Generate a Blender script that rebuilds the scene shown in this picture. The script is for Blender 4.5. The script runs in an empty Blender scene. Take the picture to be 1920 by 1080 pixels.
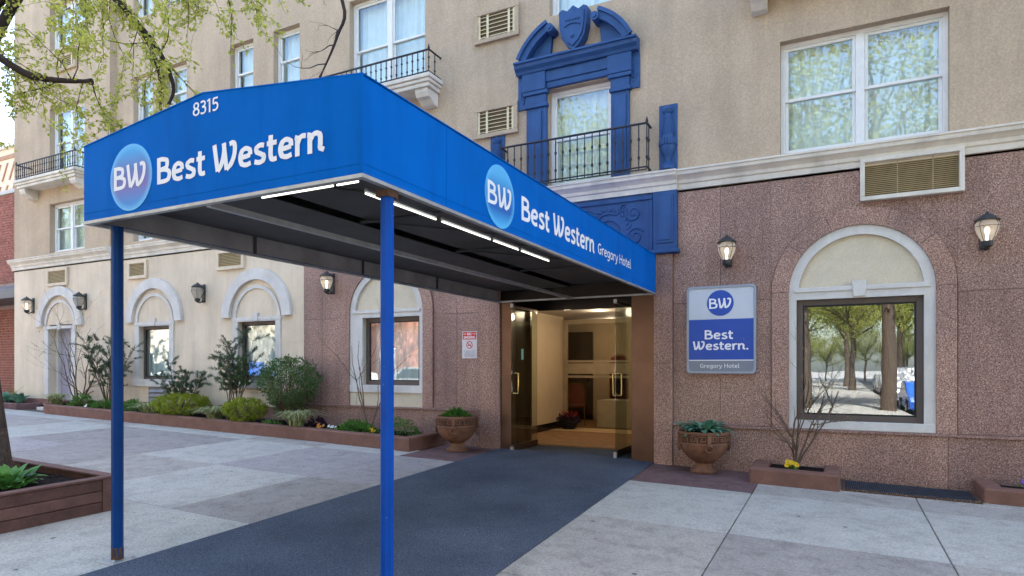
import bpy, math, random
from mathutils import Vector, Matrix
from mathutils.geometry import tessellate_polygon
R = math.radians
rnd = random.Random(7)
scene = bpy.context.scene
COL = scene.collection

# ------------------------------------------------------------ camera, sky, sun, exposure
cam_d = bpy.data.cameras.new('camera')
cam = bpy.data.objects.new('camera', cam_d); COL.objects.link(cam)
cam.location = (0, 0, 1.4); cam.rotation_euler = (R(90), 0, R(26.9))
cam_d.sensor_width = 36; cam_d.lens = 1198 / 1920 * 36; cam_d.shift_y = 0.0771
cam_d.clip_start = 0.05; cam_d.clip_end = 2000
scene.camera = cam
SUN_EL, SUN_AZ = 52, 12          # azimuth clockwise from +Y: the sun stands behind the building
world = bpy.data.worlds.new('World'); scene.world = world; world.use_nodes = True
wn = world.node_tree.nodes; wl = world.node_tree.links
sky = wn.new('ShaderNodeTexSky'); sky.sky_type = 'NISHITA'; sky.sun_disc = False
sky.sun_elevation = R(SUN_EL); sky.sun_rotation = R(SUN_AZ)
sky.air_density = 1.0; sky.dust_density = 2.4; sky.ozone_density = 1.0
bg = wn['Background']; bg.inputs['Strength'].default_value = 0.15
wl.new(sky.outputs[0], bg.inputs['Color'])
sd = bpy.data.lights.new('sun', 'SUN'); sd.energy = 5.0; sd.angle = R(0.5); sd.color = (1, .95, .87)
sun = bpy.data.objects.new('sun', sd); COL.objects.link(sun)
d = Vector((math.sin(R(SUN_AZ)) * math.cos(R(SUN_EL)), math.cos(R(SUN_AZ)) * math.cos(R(SUN_EL)), math.sin(R(SUN_EL))))
sun.rotation_euler = (-d).to_track_quat('-Z', 'Y').to_euler()
sun.location = d * 60
vs = scene.view_settings
scene.display_settings.display_device = 'sRGB'
vs.view_transform = 'Standard'; vs.look = 'None'; vs.gamma = 1; vs.use_curve_mapping = False
vs.exposure = 2.78
scene.cycles.use_denoising = True
scene.cycles.max_bounces = 8; scene.cycles.transparent_max_bounces = 24
scene.cycles.caustics_reflective = False; scene.cycles.caustics_refractive = False

# ------------------------------------------------------------ materials
def nt(name):
    m = bpy.data.materials.new(name); m.use_nodes = True
    t = m.node_tree
    return m, t.nodes, t.links, t.nodes['Principled BSDF']
def noise(n, l, scale, detail=4, rough=.6, stretch=None):
    g = n.new('ShaderNodeNewGeometry')
    t = n.new('ShaderNodeTexNoise'); t.inputs['Scale'].default_value = scale
    t.inputs['Detail'].default_value = detail; t.inputs['Roughness'].default_value = rough
    mp = n.new('ShaderNodeMapping'); l.new(g.outputs['Position'], mp.inputs[0]); l.new(mp.outputs[0], t.inputs['Vector'])
    if stretch: mp.inputs['Scale'].default_value = stretch; mp.inputs['Location'].default_value = (.37, .41, .23)
    else: mp.inputs['Rotation'].default_value = (.61, .43, .87)
    return t.outputs['Fac']
def ramp(n, l, fac, stops):
    r = n.new('ShaderNodeValToRGB'); e = r.color_ramp.elements
    while len(e) < len(stops): e.new(.5)
    for i, (p, c) in enumerate(stops):
        e[i].position = p; e[i].color = (*c, 1)
    l.new(fac, r.inputs[0]); return r.outputs[0]
def mixc(n, l, a, b, fac, mode='MIX'):
    m = n.new('ShaderNodeMix'); m.data_type = 'RGBA'; m.blend_type = mode
    for sock, v in ((6, a), (7, b), (0, fac)):
        if hasattr(v, 'is_output'): l.new(v, m.inputs[sock])
        elif isinstance(v, tuple): m.inputs[sock].default_value = (*v, 1)
        else: m.inputs[sock].default_value = v
    return m.outputs[2]
def sc(c, k): return tuple(min(1, x * k) for x in c)
def bumpn(n, l, b, h, strength, dist=.01):
    bp = n.new('ShaderNodeBump'); bp.inputs['Strength'].default_value = strength; bp.inputs['Distance'].default_value = dist
    l.new(h, bp.inputs['Height']); l.new(bp.outputs[0], b.inputs['Normal'])
def mat(name, col, rough=.6, var=.15, scale=3, bump=0, bscale=80, spec=.3, metal=0, streak=0, bdist=.01, fine=0):
    m, n, l, b = nt(name)
    c = ramp(n, l, noise(n, l, scale), [(.3, sc(col, 1 - var)), (.7, sc(col, 1 + var))])
    if fine:
        c = mixc(n, l, c, ramp(n, l, noise(n, l, bscale, 2), [(.35, (1 - fine,) * 3), (.65, (1 + fine,) * 3)]), 1., 'MULTIPLY')
    if streak:
        s = ramp(n, l, noise(n, l, 1.3, 6, .65, (2.2, 2.2, .25)), [(.35, (1 - streak,) * 3), (.6, (1, 1, 1))])
        c = mixc(n, l, c, s, 1., 'MULTIPLY')
    l.new(c, b.inputs['Base Color'])
    b.inputs['Roughness'].default_value = rough; b.inputs['Metallic'].default_value = metal
    b.inputs['Specular IOR Level'].default_value = spec
    if bump: bumpn(n, l, b, noise(n, l, bscale, 3), bump, bdist)
    return m
def granite(name, k=1.0, tint=(1, 1, 1)):
    m, n, l, b = nt(name)
    base = [(.30, (.065, .039, .034)), (.42, (.145, .077, .064)), (.5, (.22, .121, .10)), (.58, (.30, .178, .148)), (.70, (.43, .31, .27))]
    base = [(p, tuple(x * k * t for x, t in zip(c, (1.40 * tint[0], 1.48 * tint[1], 1.42 * tint[2])))) for p, c in base]
    c = ramp(n, l, noise(n, l, 72, 2, .72), base)
    big = ramp(n, l, noise(n, l, .9, 5, .6), [(.3, (.78, .77, .80)), (.7, (1.12, 1.1, 1.06))])
    c = mixc(n, l, c, big, 1., 'MULTIPLY')
    st = ramp(n, l, noise(n, l, 1.1, 6, .65, (2.4, 2.4, .22)), [(.33, (.78, .76, .78)), (.55, (1, 1, 1))])
    c = mixc(n, l, c, st, 1., 'MULTIPLY')
    l.new(c, b.inputs['Base Color']); b.inputs['Roughness'].default_value = .42; b.inputs['Specular IOR Level'].default_value = .35
    bumpn(n, l, b, noise(n, l, 60, 2), .15, .004)
    return m
def glass(name, ior=2.0, tint=(.9, .95, .94)):
    m, n, l, b = nt(name); n.remove(b)
    out = n['Material Output']
    tr = n.new('ShaderNodeBsdfTransparent'); tr.inputs[0].default_value = (*tint, 1)
    gl = n.new('ShaderNodeBsdfGlossy'); gl.inputs['Roughness'].default_value = .0; gl.inputs[0].default_value = (.95, .97, 1, 1)
    # gentle waviness of real panes
    bp = n.new('ShaderNodeBump'); bp.inputs['Strength'].default_value = .03; bp.inputs['Distance'].default_value = .02
    l.new(noise(n, l, 2.2, 1), bp.inputs['Height']); l.new(bp.outputs[0], gl.inputs['Normal'])
    f0 = ((ior - 1) / (ior + 1)) ** 2                               # Schlick reflectance, the same from both sides of the pane
    lw = n.new('ShaderNodeLayerWeight'); lw.inputs[0].default_value = .5
    pw = n.new('ShaderNodeMath'); pw.operation = 'POWER'; l.new(lw.outputs['Facing'], pw.inputs[0]); pw.inputs[1].default_value = 5
    ml = n.new('ShaderNodeMath'); ml.operation = 'MULTIPLY_ADD'; l.new(pw.outputs[0], ml.inputs[0]); ml.inputs[1].default_value = 1 - f0; ml.inputs[2].default_value = f0
    mx = n.new('ShaderNodeMixShader'); l.new(ml.outputs[0], mx.inputs[0]); l.new(tr.outputs[0], mx.inputs[1]); l.new(gl.outputs[0], mx.inputs[2])
    l.new(mx.outputs[0], out.inputs[0]); return m
def leafmat(name, a, b_, scale=3, trans=.35, rough=.5):
    m, n, l, b = nt(name)
    c = ramp(n, l, noise(n, l, scale, 3), [(.3, a), (.7, b_)])
    c = mixc(n, l, c, ramp(n, l, noise(n, l, 45, 1), [(.3, (.7, .75, .7)), (.7, (1.25, 1.2, 1.1))]), 1., 'MULTIPLY')
    l.new(c, b.inputs['Base Color']); b.inputs['Roughness'].default_value = rough; b.inputs['Specular IOR Level'].default_value = .3
    t = n.new('ShaderNodeBsdfTranslucent'); l.new(c, t.inputs[0])
    mx = n.new('ShaderNodeMixShader'); mx.inputs[0].default_value = trans
    l.new(b.outputs[0], mx.inputs[1]); l.new(t.outputs[0], mx.inputs[2]); l.new(mx.outputs[0], n['Material Output'].inputs[0])
    return m
def emit(name, col, s):
    m, n, l, b = nt(name); b.inputs['Base Color'].default_value = (*col, 1)
    b.inputs['Emission Color'].default_value = (*col, 1); b.inputs['Emission Strength'].default_value = s
    return m
def concrete(name, col, stain=.3):
    m, n, l, b = nt(name)
    c = ramp(n, l, noise(n, l, 1.6, 6, .65), [(.3, sc(col, .9)), (.7, sc(col, 1.08))])
    c = mixc(n, l, c, ramp(n, l, noise(n, l, 48, 4, .85), [(.35, (.70,) * 3), (.65, (1.24,) * 3)]), 1., 'MULTIPLY')
    c = mixc(n, l, c, ramp(n, l, noise(n, l, 5, 8, .7), [(.36, (1 - stain,) * 3), (.52, (1, 1, 1))]), 1., 'MULTIPLY')
    v = n.new('ShaderNodeTexVoronoi'); v.inputs['Scale'].default_value = 2.6        # trodden gum spots
    g = n.new('ShaderNodeNewGeometry'); l.new(g.outputs['Position'], v.inputs['Vector'])
    c = mixc(n, l, c, ramp(n, l, v.outputs['Distance'], [(.045, (.32, .31, .31)), (.065, (1, 1, 1))]), 1., 'MULTIPLY')
    l.new(c, b.inputs['Base Color']); b.inputs['Roughness'].default_value = .85; b.inputs['Specular IOR Level'].default_value = .2
    bumpn(n, l, b, noise(n, l, 110, 3), .35, .004)
    return m
def frosted():
    m, n, l, b = nt('lamp_glass'); n.remove(b)
    tr = n.new('ShaderNodeBsdfTransparent'); tr.inputs[0].default_value = (.9, .88, .84, 1)
    df = n.new('ShaderNodeBsdfDiffuse'); df.inputs[0].default_value = (.6, .57, .52, 1)
    tl = n.new('ShaderNodeBsdfTranslucent'); tl.inputs[0].default_value = (.6, .56, .5, 1)
    a = n.new('ShaderNodeMixShader'); a.inputs[0].default_value = .5; l.new(df.outputs[0], a.inputs[1]); l.new(tl.outputs[0], a.inputs[2])
    x = n.new('ShaderNodeMixShader'); x.inputs[0].default_value = .5; l.new(tr.outputs[0], x.inputs[1]); l.new(a.outputs[0], x.inputs[2])
    l.new(x.outputs[0], n['Material Output'].inputs[0]); return m
M = dict(
    stucco=mat('tan_stucco', (.485, .372, .262), .9, .08, 1.2, .6, 40, .1, streak=.13, fine=.10),
    cream=mat('cream_stucco', (.71, .59, .445), .9, .08, 1.4, .5, 55, .1, streak=.15, fine=.06),
    lunette=mat('lunette_stucco', (.64, .55, .41), .9, .07, 4, .6, 90, .1, fine=.1),
    stone=mat('pale_limestone', (.64, .605, .56), .75, .08, 3, .3, 90, .2, fine=.05, streak=.12),
    cornice=mat('cornice_paint', (.70, .64, .55), .7, .1, 4, .2, 90, .2, streak=.18),
    granite=granite('pink_granite'), granite2=granite('pink_granite_light', 1.12, (1, .98, .96)), granite3=granite('pink_granite_dark', .9, (1, .98, 1.0)),
    base=mat('brown_base_paint', (.20, .105, .085), .7, .15, 4, .3, 60, .2),
    kerb=mat('kerb_brown', (.19, .095, .07), .75, .16, 5, .4, 70, .2, fine=.1),
    white=mat('white_paint', (.74, .73, .70), .5, .05, 6, .1, 40, .3),
    bronze_fr=mat('brown_window_frame', (.10, .075, .065), .45, .1, 5, 0, 60, .4),
    blue=mat('blue_trim_paint', (.026, .080, .245), .55, .14, 6, .25, 70, .35, fine=.05),
    canopy=mat('canopy_blue_vinyl', (.0, .112, .43), .5, .05, 2, .15, 500, .08),
    canopy_in=mat('canopy_black_lining', (.085, .08, .08), .6, .2, 3, .2, 200, .25),
    post=mat('post_blue_enamel', (.004, .068, .36), .4, .18, 12, .1, 30, .25),
    steel=mat('galvanised_steel', (.42, .43, .44), .4, .15, 9, .1, 60, .5, .6),
    rust=mat('rusty_foot', (.10, .055, .035), .8, .3, 25, .5, 80, .2),
    iron=mat('black_iron', (.022, .020, .022), .5, .25, 20, .2, 90, .4),
    lampmetal=mat('lamp_metal', (.035, .035, .035), .45, .2, 20, .1, 80, .4),
    print_white=mat('white_print', (.80, .80, .82), .5, .02, 4),
    sign_blue=mat('sign_blue', (.020, .075, .37), .35, .03, 4), sign_white=mat('sign_face', (.55, .58, .63), .35, .03, 4),
    sign_rim=mat('sign_rim', (.30, .33, .38), .4, .04, 4), sign_grey=mat('sign_grey', (.20, .22, .26), .35, .05, 4),
    red=mat('sign_red', (.62, .05, .03), .4, .03, 4), print_grey=mat('small_print', (.35, .33, .36), .5),
    tan_metal=mat('tan_grille', (.42, .31, .15), .5, .15, 8, 0, 60, .4), tan_pale=mat('pale_grille', (.66, .55, .34), .5, .08, 8),
    dark=mat('dark_recess', (.03, .025, .02), .8), dark_tan=mat('grille_recess', (.12, .085, .045), .8),
    room=mat('room_wall', (.10, .10, .105), .9),
    curtain=mat('curtain', (.86, .85, .80), .9, .06, 5),
    drape=mat('brown_drape', (.05, .03, .02), .9),
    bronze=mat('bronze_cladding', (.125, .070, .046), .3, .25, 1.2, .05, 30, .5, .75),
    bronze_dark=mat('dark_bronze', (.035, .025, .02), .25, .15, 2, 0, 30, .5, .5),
    brass=mat('brass', (.60, .42, .16), .25, .1, 20, 0, 30, .5, 1.),
    carpet=None, soil=mat('dark_soil', (.018, .013, .011), .95, .4, 30, 1., 60, .1, bdist=.03),
    timber=mat('painted_timber', (.095, .045, .035), .65, .25, 6, .5, 50, .25, fine=.12),
    timber2=mat('painted_timber_worn', (.13, .063, .05), .7, .25, 6, .5, 50, .25, fine=.12),
    terra_dark=mat('terracotta_grime', (.075, .04, .027), .9, .3, 12), terra=mat('terracotta', (.20, .098, .06), .8, .28, 7, .5, 90, .15, fine=.12),
    bark=mat('tree_bark', (.085, .062, .048), .9, .35, 14, 1., 45, .1, bdist=.03),
    twig=mat('twig_bark', (.13, .085, .06), .85, .25, 20), twig_dark=mat('dark_twig', (.035, .024, .02), .9, .25, 20),
    joint=mat('joint_dirt', (.10, .085, .068), .95, .3, 20),
    lobbywall=mat('lobby_cream', (.58, .48, .34), .8, .04), ceil=mat('lobby_ceiling', (.5, .46, .41), .8, .03),
    lobbyfloor=mat('lobby_carpet', (.26, .15, .08), .9, .2, 6, .3, 120), lobbytile=mat('lobby_tile', (.55, .40, .22), .5, .1, 4),
    redcloth=mat('chair_red', (.20, .05, .03), .8), linen=mat('white_linen', (.62, .60, .54), .8, .08, 5),
    black=mat('black_plastic', (.015, .015, .016), .5),
    leaf_new=leafmat('spring_leaf', (.38, .42, .07), (.60, .58, .15), 2.5, .45),
    leaf_tree=leafmat('street_tree_leaf', (.16, .20, .035), (.36, .36, .08), 1.2, .45),
    leaf_hosta=leafmat('hosta_leaf', (.06, .17, .04), (.13, .30, .06), 5, .25, .4),
    leaf_hosta_blue=leafmat('blue_hosta_leaf', (.07, .20, .13), (.16, .34, .24), 5, .2, .4),
    leaf_box=leafmat('boxwood_leaf', (.04, .095, .025), (.13, .21, .065), 7, .25, .35),
    leaf_pale=leafmat('pale_leaf', (.24, .27, .13), (.36, .36, .20), 6, .25, .4),
    leaf_gold=leafmat('golden_leaf', (.17, .22, .010), (.36, .40, .025), 7, .3),
    leaf_green=leafmat('bedding_leaf', (.05, .15, .02), (.12, .26, .04), 7, .3),
    leaf_pine=leafmat('pine_needle', (.035, .07, .04), (.09, .14, .075), 6, .2),
    leaf_grass=leafmat('striped_grass', (.24, .28, .10), (.58, .57, .34), 9, .3),
    leaf_dark=leafmat('purple_leaf', (.02, .012, .025), (.05, .02, .05), 6, .2),
    petal_y=leafmat('yellow_petal', (.75, .45, .01), (.85, .58, .02), 6, .3), petal_w=leafmat('white_petal', (.7, .7, .72), (.8, .8, .8), 6, .3),
    petal_o=leafmat('orange_petal', (.5, .16, .02), (.6, .25, .03), 6, .3), petal_p=leafmat('purple_petal', (.13, .06, .35), (.22, .10, .5), 6, .3),
    petal_r=leafmat('red_petal', (.45, .02, .02), (.6, .04, .03), 6, .3),
    led=emit('led_tube', (1, .97, .86), .6), bulb=emit('bulb', (1, .93, .82), .8), downlight=emit('downlight', (1, .78, .5), 3),
    win_glass=glass('window_glass', 1.8), mirror_glass=glass('ground_window_glass', 2.25), door_glass=glass('door_glass', 1.5, (.84, .88, .84)),
    lamp_glass=frosted(),
    brick=mat('red_brick', (.33, .13, .10), .85, .35, 9, .5, 60, .15, fine=.2), mortar=mat('mortar', (.36, .27, .23), .9),
    asphalt=mat('asphalt', (.06, .06, .06), .9, .15, 2, .5, 120, .2, fine=.25),
    apt=mat('apartment_render', (.62, .50, .36), .9, .06), apt_band=mat('apartment_band', (.36, .20, .12), .9),
    awning=mat('awning_grey', (.16, .155, .15), .6, .1, 2), car_blue=mat('car_blue', (.02, .09, .42), .2, .02, 2, 0, 10, .6),
    car_red=mat('car_red', (.42, .02, .02), .2, .02, 2, 0, 10, .6), car_white=mat('car_white', (.75, .75, .75), .2, .02, 2, 0, 10, .6),
    car_grey=mat('car_grey', (.2, .21, .22), .2, .02, 2, 0, 10, .6), car_glass=mat('car_window', (.02, .025, .03), .05, .02, 2, 0, 10, .8), tyre=mat('tyre', (.02, .02, .02), .8),
    far_cream=mat('facade_cream', (.6, .53, .42), .9), far_dark=mat('facade_dark', (.10, .085, .07), .9), far_brick=mat('facade_brick', (.36, .15, .1), .9, .15, 3), conc_far=concrete('far_pavement', (.30, .285, .265)),
    slab_a=concrete('concrete_pale', (.44, .412, .36), .18), slab_b=concrete('concrete_brown', (.32, .282, .252), .24), slab_c=concrete('concrete_mid', (.375, .335, .29), .24),
    slab_d=concrete('concrete_pink', (.36, .318, .30), .2), slab_r=concrete('red_paving', (.17, .10, .095), .3), kerbstone=concrete('kerb_concrete', (.36, .35, .33)),
)
def worn(name, col, chip, rough, spec, chips=.68):
    m, n, l, b = nt(name)
    c = ramp(n, l, noise(n, l, 3, 5, .6), [(.3, sc(col, .86)), (.7, sc(col, 1.12))])
    c = mixc(n, l, c, ramp(n, l, noise(n, l, 2.0, 5, .6, (2.5, 2.5, .3)), [(.35, (.80, .80, .82)), (.6, (1, 1, 1))]), 1., 'MULTIPLY')
    c = mixc(n, l, c, chip, ramp(n, l, noise(n, l, 38, 4, .75), [(chips, (0,) * 3), (chips + .03, (.8,) * 3)]))
    l.new(c, b.inputs['Base Color']); b.inputs['Roughness'].default_value = rough; b.inputs['Specular IOR Level'].default_value = spec
    bumpn(n, l, b, noise(n, l, 55, 4), .3, .006); return m
M['blue'] = worn('blue_trim_paint_worn', (.030, .086, .228), (.30, .34, .42), .55, .25)
M['post'] = worn('post_blue_worn', (.004, .068, .36), (.35, .40, .50), .4, .12, .70)
M['post_shaded'] = worn('post_blue_worn_shaded', (.004, .042, .17), (.13, .08, .05), .45, .12, .69)  # left post: same blue paint, its darker reflection put into the colour; rust chips
def vinyl():
    m, n, l, b = nt('canopy_vinyl')
    col = (.0, .118, .48)
    c = ramp(n, l, noise(n, l, 1.4, 5, .6), [(.3, sc(col, .90)), (.7, sc(col, 1.06))])
    c = mixc(n, l, c, ramp(n, l, noise(n, l, 1.6, 6, .65, (3., 3., .3)), [(.32, (.84, .86, .88)), (.52, (1, 1, 1))]), 1., 'MULTIPLY')
    l.new(c, b.inputs['Base Color']); b.inputs['Roughness'].default_value = .5; b.inputs['Specular IOR Level'].default_value = .03
    bumpn(n, l, b, noise(n, l, 1.5, 2, .5, (3., 3., .5)), .35, .03); return m
M['canopy'] = vinyl()
def carpet():
    m, n, l, b = nt('entrance_carpet')
    c = ramp(n, l, noise(n, l, 1.1, 6, .6), [(.3, (.058, .068, .090)), (.7, (.096, .110, .140))])
    c = mixc(n, l, c, ramp(n, l, noise(n, l, 75, 3, .8), [(.35, (.5,) * 3), (.65, (1.55,) * 3)]), 1., 'MULTIPLY')
    c = mixc(n, l, c, (.22, .22, .22), ramp(n, l, noise(n, l, 24, 5, .8), [(.68, (0,) * 3), (.74, (.7,) * 3)]))
    l.new(c, b.inputs['Base Color']); b.inputs['Roughness'].default_value = .95; b.inputs['Specular IOR Level'].default_value = .1
    bumpn(n, l, b, noise(n, l, 220, 2), .8, .006)
    return m
M['carpet'] = carpet()
def logo_mat(name, c1, c2, c3, origin, r, axis):
    # printed ball emblem: colour bands by distance from the emblem's middle (flat print)
    m, n, l, b = nt(name)
    g = n.new('ShaderNodeNewGeometry'); v = n.new('ShaderNodeVectorMath'); v.operation = 'SUBTRACT'
    l.new(g.outputs['Position'], v.inputs[0]); v.inputs[1].default_value = origin
    ln = n.new('ShaderNodeVectorMath'); ln.operation = 'LENGTH'; l.new(v.outputs[0], ln.inputs[0])
    dv = n.new('ShaderNodeMath'); dv.operation = 'DIVIDE'; l.new(ln.outputs['Value'], dv.inputs[0]); dv.inputs[1].default_value = r
    s = n.new('ShaderNodeSeparateXYZ'); l.new(v.outputs[0], s.inputs[0])
    mr = n.new('ShaderNodeMapRange'); mr.inputs[1].default_value = -r; mr.inputs[2].default_value = r; l.new(s.outputs[2], mr.inputs[0])
    a = ramp(n, l, mr.outputs[0], c1)
    e = ramp(n, l, dv.outputs[0], [(.80, (0, 0, 0)), (.95, (.6,) * 3), (1, (.9,) * 3)])
    c = mixc(n, l, a, c2, e)
    l.new(c, b.inputs['Base Color']); b.inputs['Roughness'].default_value = .45; return m

# ------------------------------------------------------------ builders
ORG = {}
def org(p): return ORG.get(p.name, Vector((0, 0, 0))) if p else Vector((0, 0, 0))
class B:
    def __init__(s): s.v = []; s.f = []
    def add(s, vs, fs):
        o = len(s.v); s.v += [tuple(v) for v in vs]; s.f += [tuple(i + o for i in f) for f in fs]; return s
    def box(s, x0, x1, y0, y1, z0, z1):
        return s.add([(x, y, z) for z in (z0, z1) for y in (y0, y1) for x in (x0, x1)],
                     [(0, 2, 3, 1), (4, 5, 7, 6), (0, 1, 5, 4), (2, 6, 7, 3), (0, 4, 6, 2), (1, 3, 7, 5)])
    def quad(s, a, b, c, d): return s.add([a, b, c, d], [(0, 1, 2, 3)])
    def prism(s, poly, y0, y1, holes=()):          # polygon in X-Z (counter-clockwise seen from -Y), from y0 (front) to y1
        loops = [list(poly)] + [list(h) for h in holes]
        flat = [p for lp in loops for p in lp]; n = len(flat)
        tris = tessellate_polygon([[Vector((p[0], p[1], 0)) for p in lp] for lp in loops])
        fs = []
        for t in tris:
            a, b, c = (flat[i] for i in t)
            ccw = (b[0] - a[0]) * (c[1] - a[1]) - (b[1] - a[1]) * (c[0] - a[0]) > 0
            t = t if ccw else t[::-1]
            fs.append(tuple(t)); fs.append(tuple(i + n for i in t[::-1]))
        k = 0
        for li, lp in enumerate(loops):
            m = len(lp)
            area = sum(lp[i][0] * lp[(i + 1) % m][1] - lp[(i + 1) % m][0] * lp[i][1] for i in range(m))
            flip = (area < 0) != (li > 0)
            for i in range(m):
                a, b = k + i, k + (i + 1) % m
                fs.append((a, a + n, b + n, b) if not flip else (b, b + n, a + n, a))
            k += m
        return s.add([(p[0], y0, p[1]) for p in flat] + [(p[0], y1, p[1]) for p in flat], fs)
    def tube(s, pts, r, n=6, cap=True):
        pts = [Vector(p) for p in pts]; rs = r if hasattr(r, '__len__') else [r] * len(pts)
        rings = []; up = None
        for i, p in enumerate(pts):
            t = (pts[min(i + 1, len(pts) - 1)] - pts[max(i - 1, 0)]).normalized()
            if up is None:
                up = t.orthogonal().normalized()
            else:
                up = (up - t * up.dot(t)); up = up.normalized() if up.length > 1e-5 else t.orthogonal().normalized()
            w = t.cross(up)
            rings.append([p + (up * math.cos(2 * math.pi * k / n + .4) + w * math.sin(2 * math.pi * k / n + .4)) * rs[i] for k in range(n)])
        vs = [v for rg in rings for v in rg]; fs = []
        for i in range(len(pts) - 1):
            for k in range(n):
                a, b = i * n + k, i * n + (k + 1) % n
                fs.append((a, b, b + n, a + n))
        if cap: fs.append(tuple(range(n))[::-1]); fs.append(tuple(range(len(vs) - n, len(vs))))
        return s.add(vs, fs)
    def lathe(s, prof, c=(0, 0, 0), n=24):
        vs = []; fs = []
        for r, z in prof:
            for k in range(n):
                a = 2 * math.pi * k / n; vs.append((c[0] + r * math.cos(a), c[1] + r * math.sin(a), c[2] + z))
        for i in range(len(prof) - 1):
            for k in range(n):
                a, b = i * n + k, i * n + (k + 1) % n; fs.append((a, b, b + n, a + n))
        fs.append(tuple(range(n))[::-1]); fs.append(tuple(range(len(vs) - n, len(vs))))
        return s.add(vs, fs)
    def sweep_x(s, prof, x0, x1):                  # profile of (y, z) points, extruded along X
        n = len(prof); vs = [(x0, y, z) for y, z in prof] + [(x1, y, z) for y, z in prof]
        fs = [(i, (i + 1) % n, (i + 1) % n + n, i + n) for i in range(n)] + [tuple(range(n))[::-1], tuple(range(n, 2 * n))]
        return s.add(vs, fs)
    def arcband(s, xc, zc, r0, r1, y0, y1, a0=0, a1=180, n=24):
        o = [(xc + r1 * math.cos(R(a0 + (a1 - a0) * i / n)), zc + r1 * math.sin(R(a0 + (a1 - a0) * i / n))) for i in range(n + 1)]
        i_ = [(xc + r0 * math.cos(R(a0 + (a1 - a0) * i / n)), zc + r0 * math.sin(R(a0 + (a1 - a0) * i / n))) for i in range(n + 1)]
        return s.prism(o + i_[::-1], y0, y1)
    def obj(s, name, m, parent=None, smooth=None, bevel=0, kind=None, fix=False):
        me = bpy.data.meshes.new(name); og = org(parent)
        me.from_pydata([(x - og.x, y - og.y, z - og.z) for x, y, z in s.v], [], s.f); me.update()
        if fix:
            import bmesh
            bm = bmesh.new(); bm.from_mesh(me); bmesh.ops.recalc_face_normals(bm, faces=bm.faces); bm.to_mesh(me); bm.free()
        if m: me.materials.append(M[m] if isinstance(m, str) else m)
        if smooth:
            me.polygons.foreach_set('use_smooth', [True] * len(me.polygons)); me.set_sharp_from_angle(angle=R(smooth))
        o = bpy.data.objects.new(name, me); COL.objects.link(o)
        if parent: o.parent = parent; ORG[o.name] = og
        if bevel:
            md = o.modifiers.new('edge', 'BEVEL'); md.width = bevel; md.segments = 2; md.limit_method = 'ANGLE'; md.angle_limit = R(40)
        if kind: o['kind'] = kind
        return o
def thing(name, label, cat, loc=(0, 0, 0), group=None, kind=None):
    o = bpy.data.objects.new(name, None); COL.objects.link(o); o.location = loc; o.empty_display_size = .1
    ORG[o.name] = Vector(loc)
    if label: o['label'] = label
    if cat: o['category'] = cat
    if group: o['group'] = group
    if kind: o['kind'] = kind
    return o
def tag(o, label, cat, group=None):
    o['label'] = label; o['category'] = cat
    if group: o['group'] = group
    return o
def kids(o): return [c for c in COL.objects if c.parent == o]
def dup(root, loc, label=None, rz=0, s=1):
    def cp(o, parent):
        c = o.copy(); COL.objects.link(c)
        if parent is not None: c.parent = parent
        for ch in list(o.children): cp(ch, c)
        return c
    r = cp(root, None); r.location = loc; r.rotation_euler = (0, 0, rz); r.scale = (s, s, s); ORG[r.name] = Vector(loc)
    if label: r['label'] = label
    return r
def gz(x, y): return -.024 * (x + 2.36) + .017 * (y - 9.25)
Y0 = 9.25          # facade plane

def wall(b, x0, x1, z0, z1, y, holes, depth):      # flat wall with rectangular openings and their reveals
    xs = sorted({x0, x1, *[h[0] for h in holes], *[h[1] for h in holes]}); zs = sorted({z0, z1, *[h[2] for h in holes], *[h[3] for h in holes]})
    xs = [x for x in xs if x0 <= x <= x1]; zs = [z for z in zs if z0 <= z <= z1]
    for i in range(len(xs) - 1):
        for j in range(len(zs) - 1):
            cx, cz = (xs[i] + xs[i + 1]) / 2, (zs[j] + zs[j + 1]) / 2
            if any(h[0] < cx < h[1] and h[2] < cz < h[3] for h in holes): continue
            b.quad((xs[i], y, zs[j]), (xs[i + 1], y, zs[j]), (xs[i + 1], y, zs[j + 1]), (xs[i], y, zs[j + 1]))
    for a, c, e, f in holes:
        yb = y + depth
        b.quad((a, y, e), (a, y, f), (a, yb, f), (a, yb, e)); b.quad((c, y, f), (c, y, e), (c, yb, e), (c, yb, f))
        b.quad((a, y, f), (c, y, f), (c, yb, f), (a, yb, f)); b.quad((c, y, e), (a, y, e), (a, yb, e), (c, yb, e))

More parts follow.
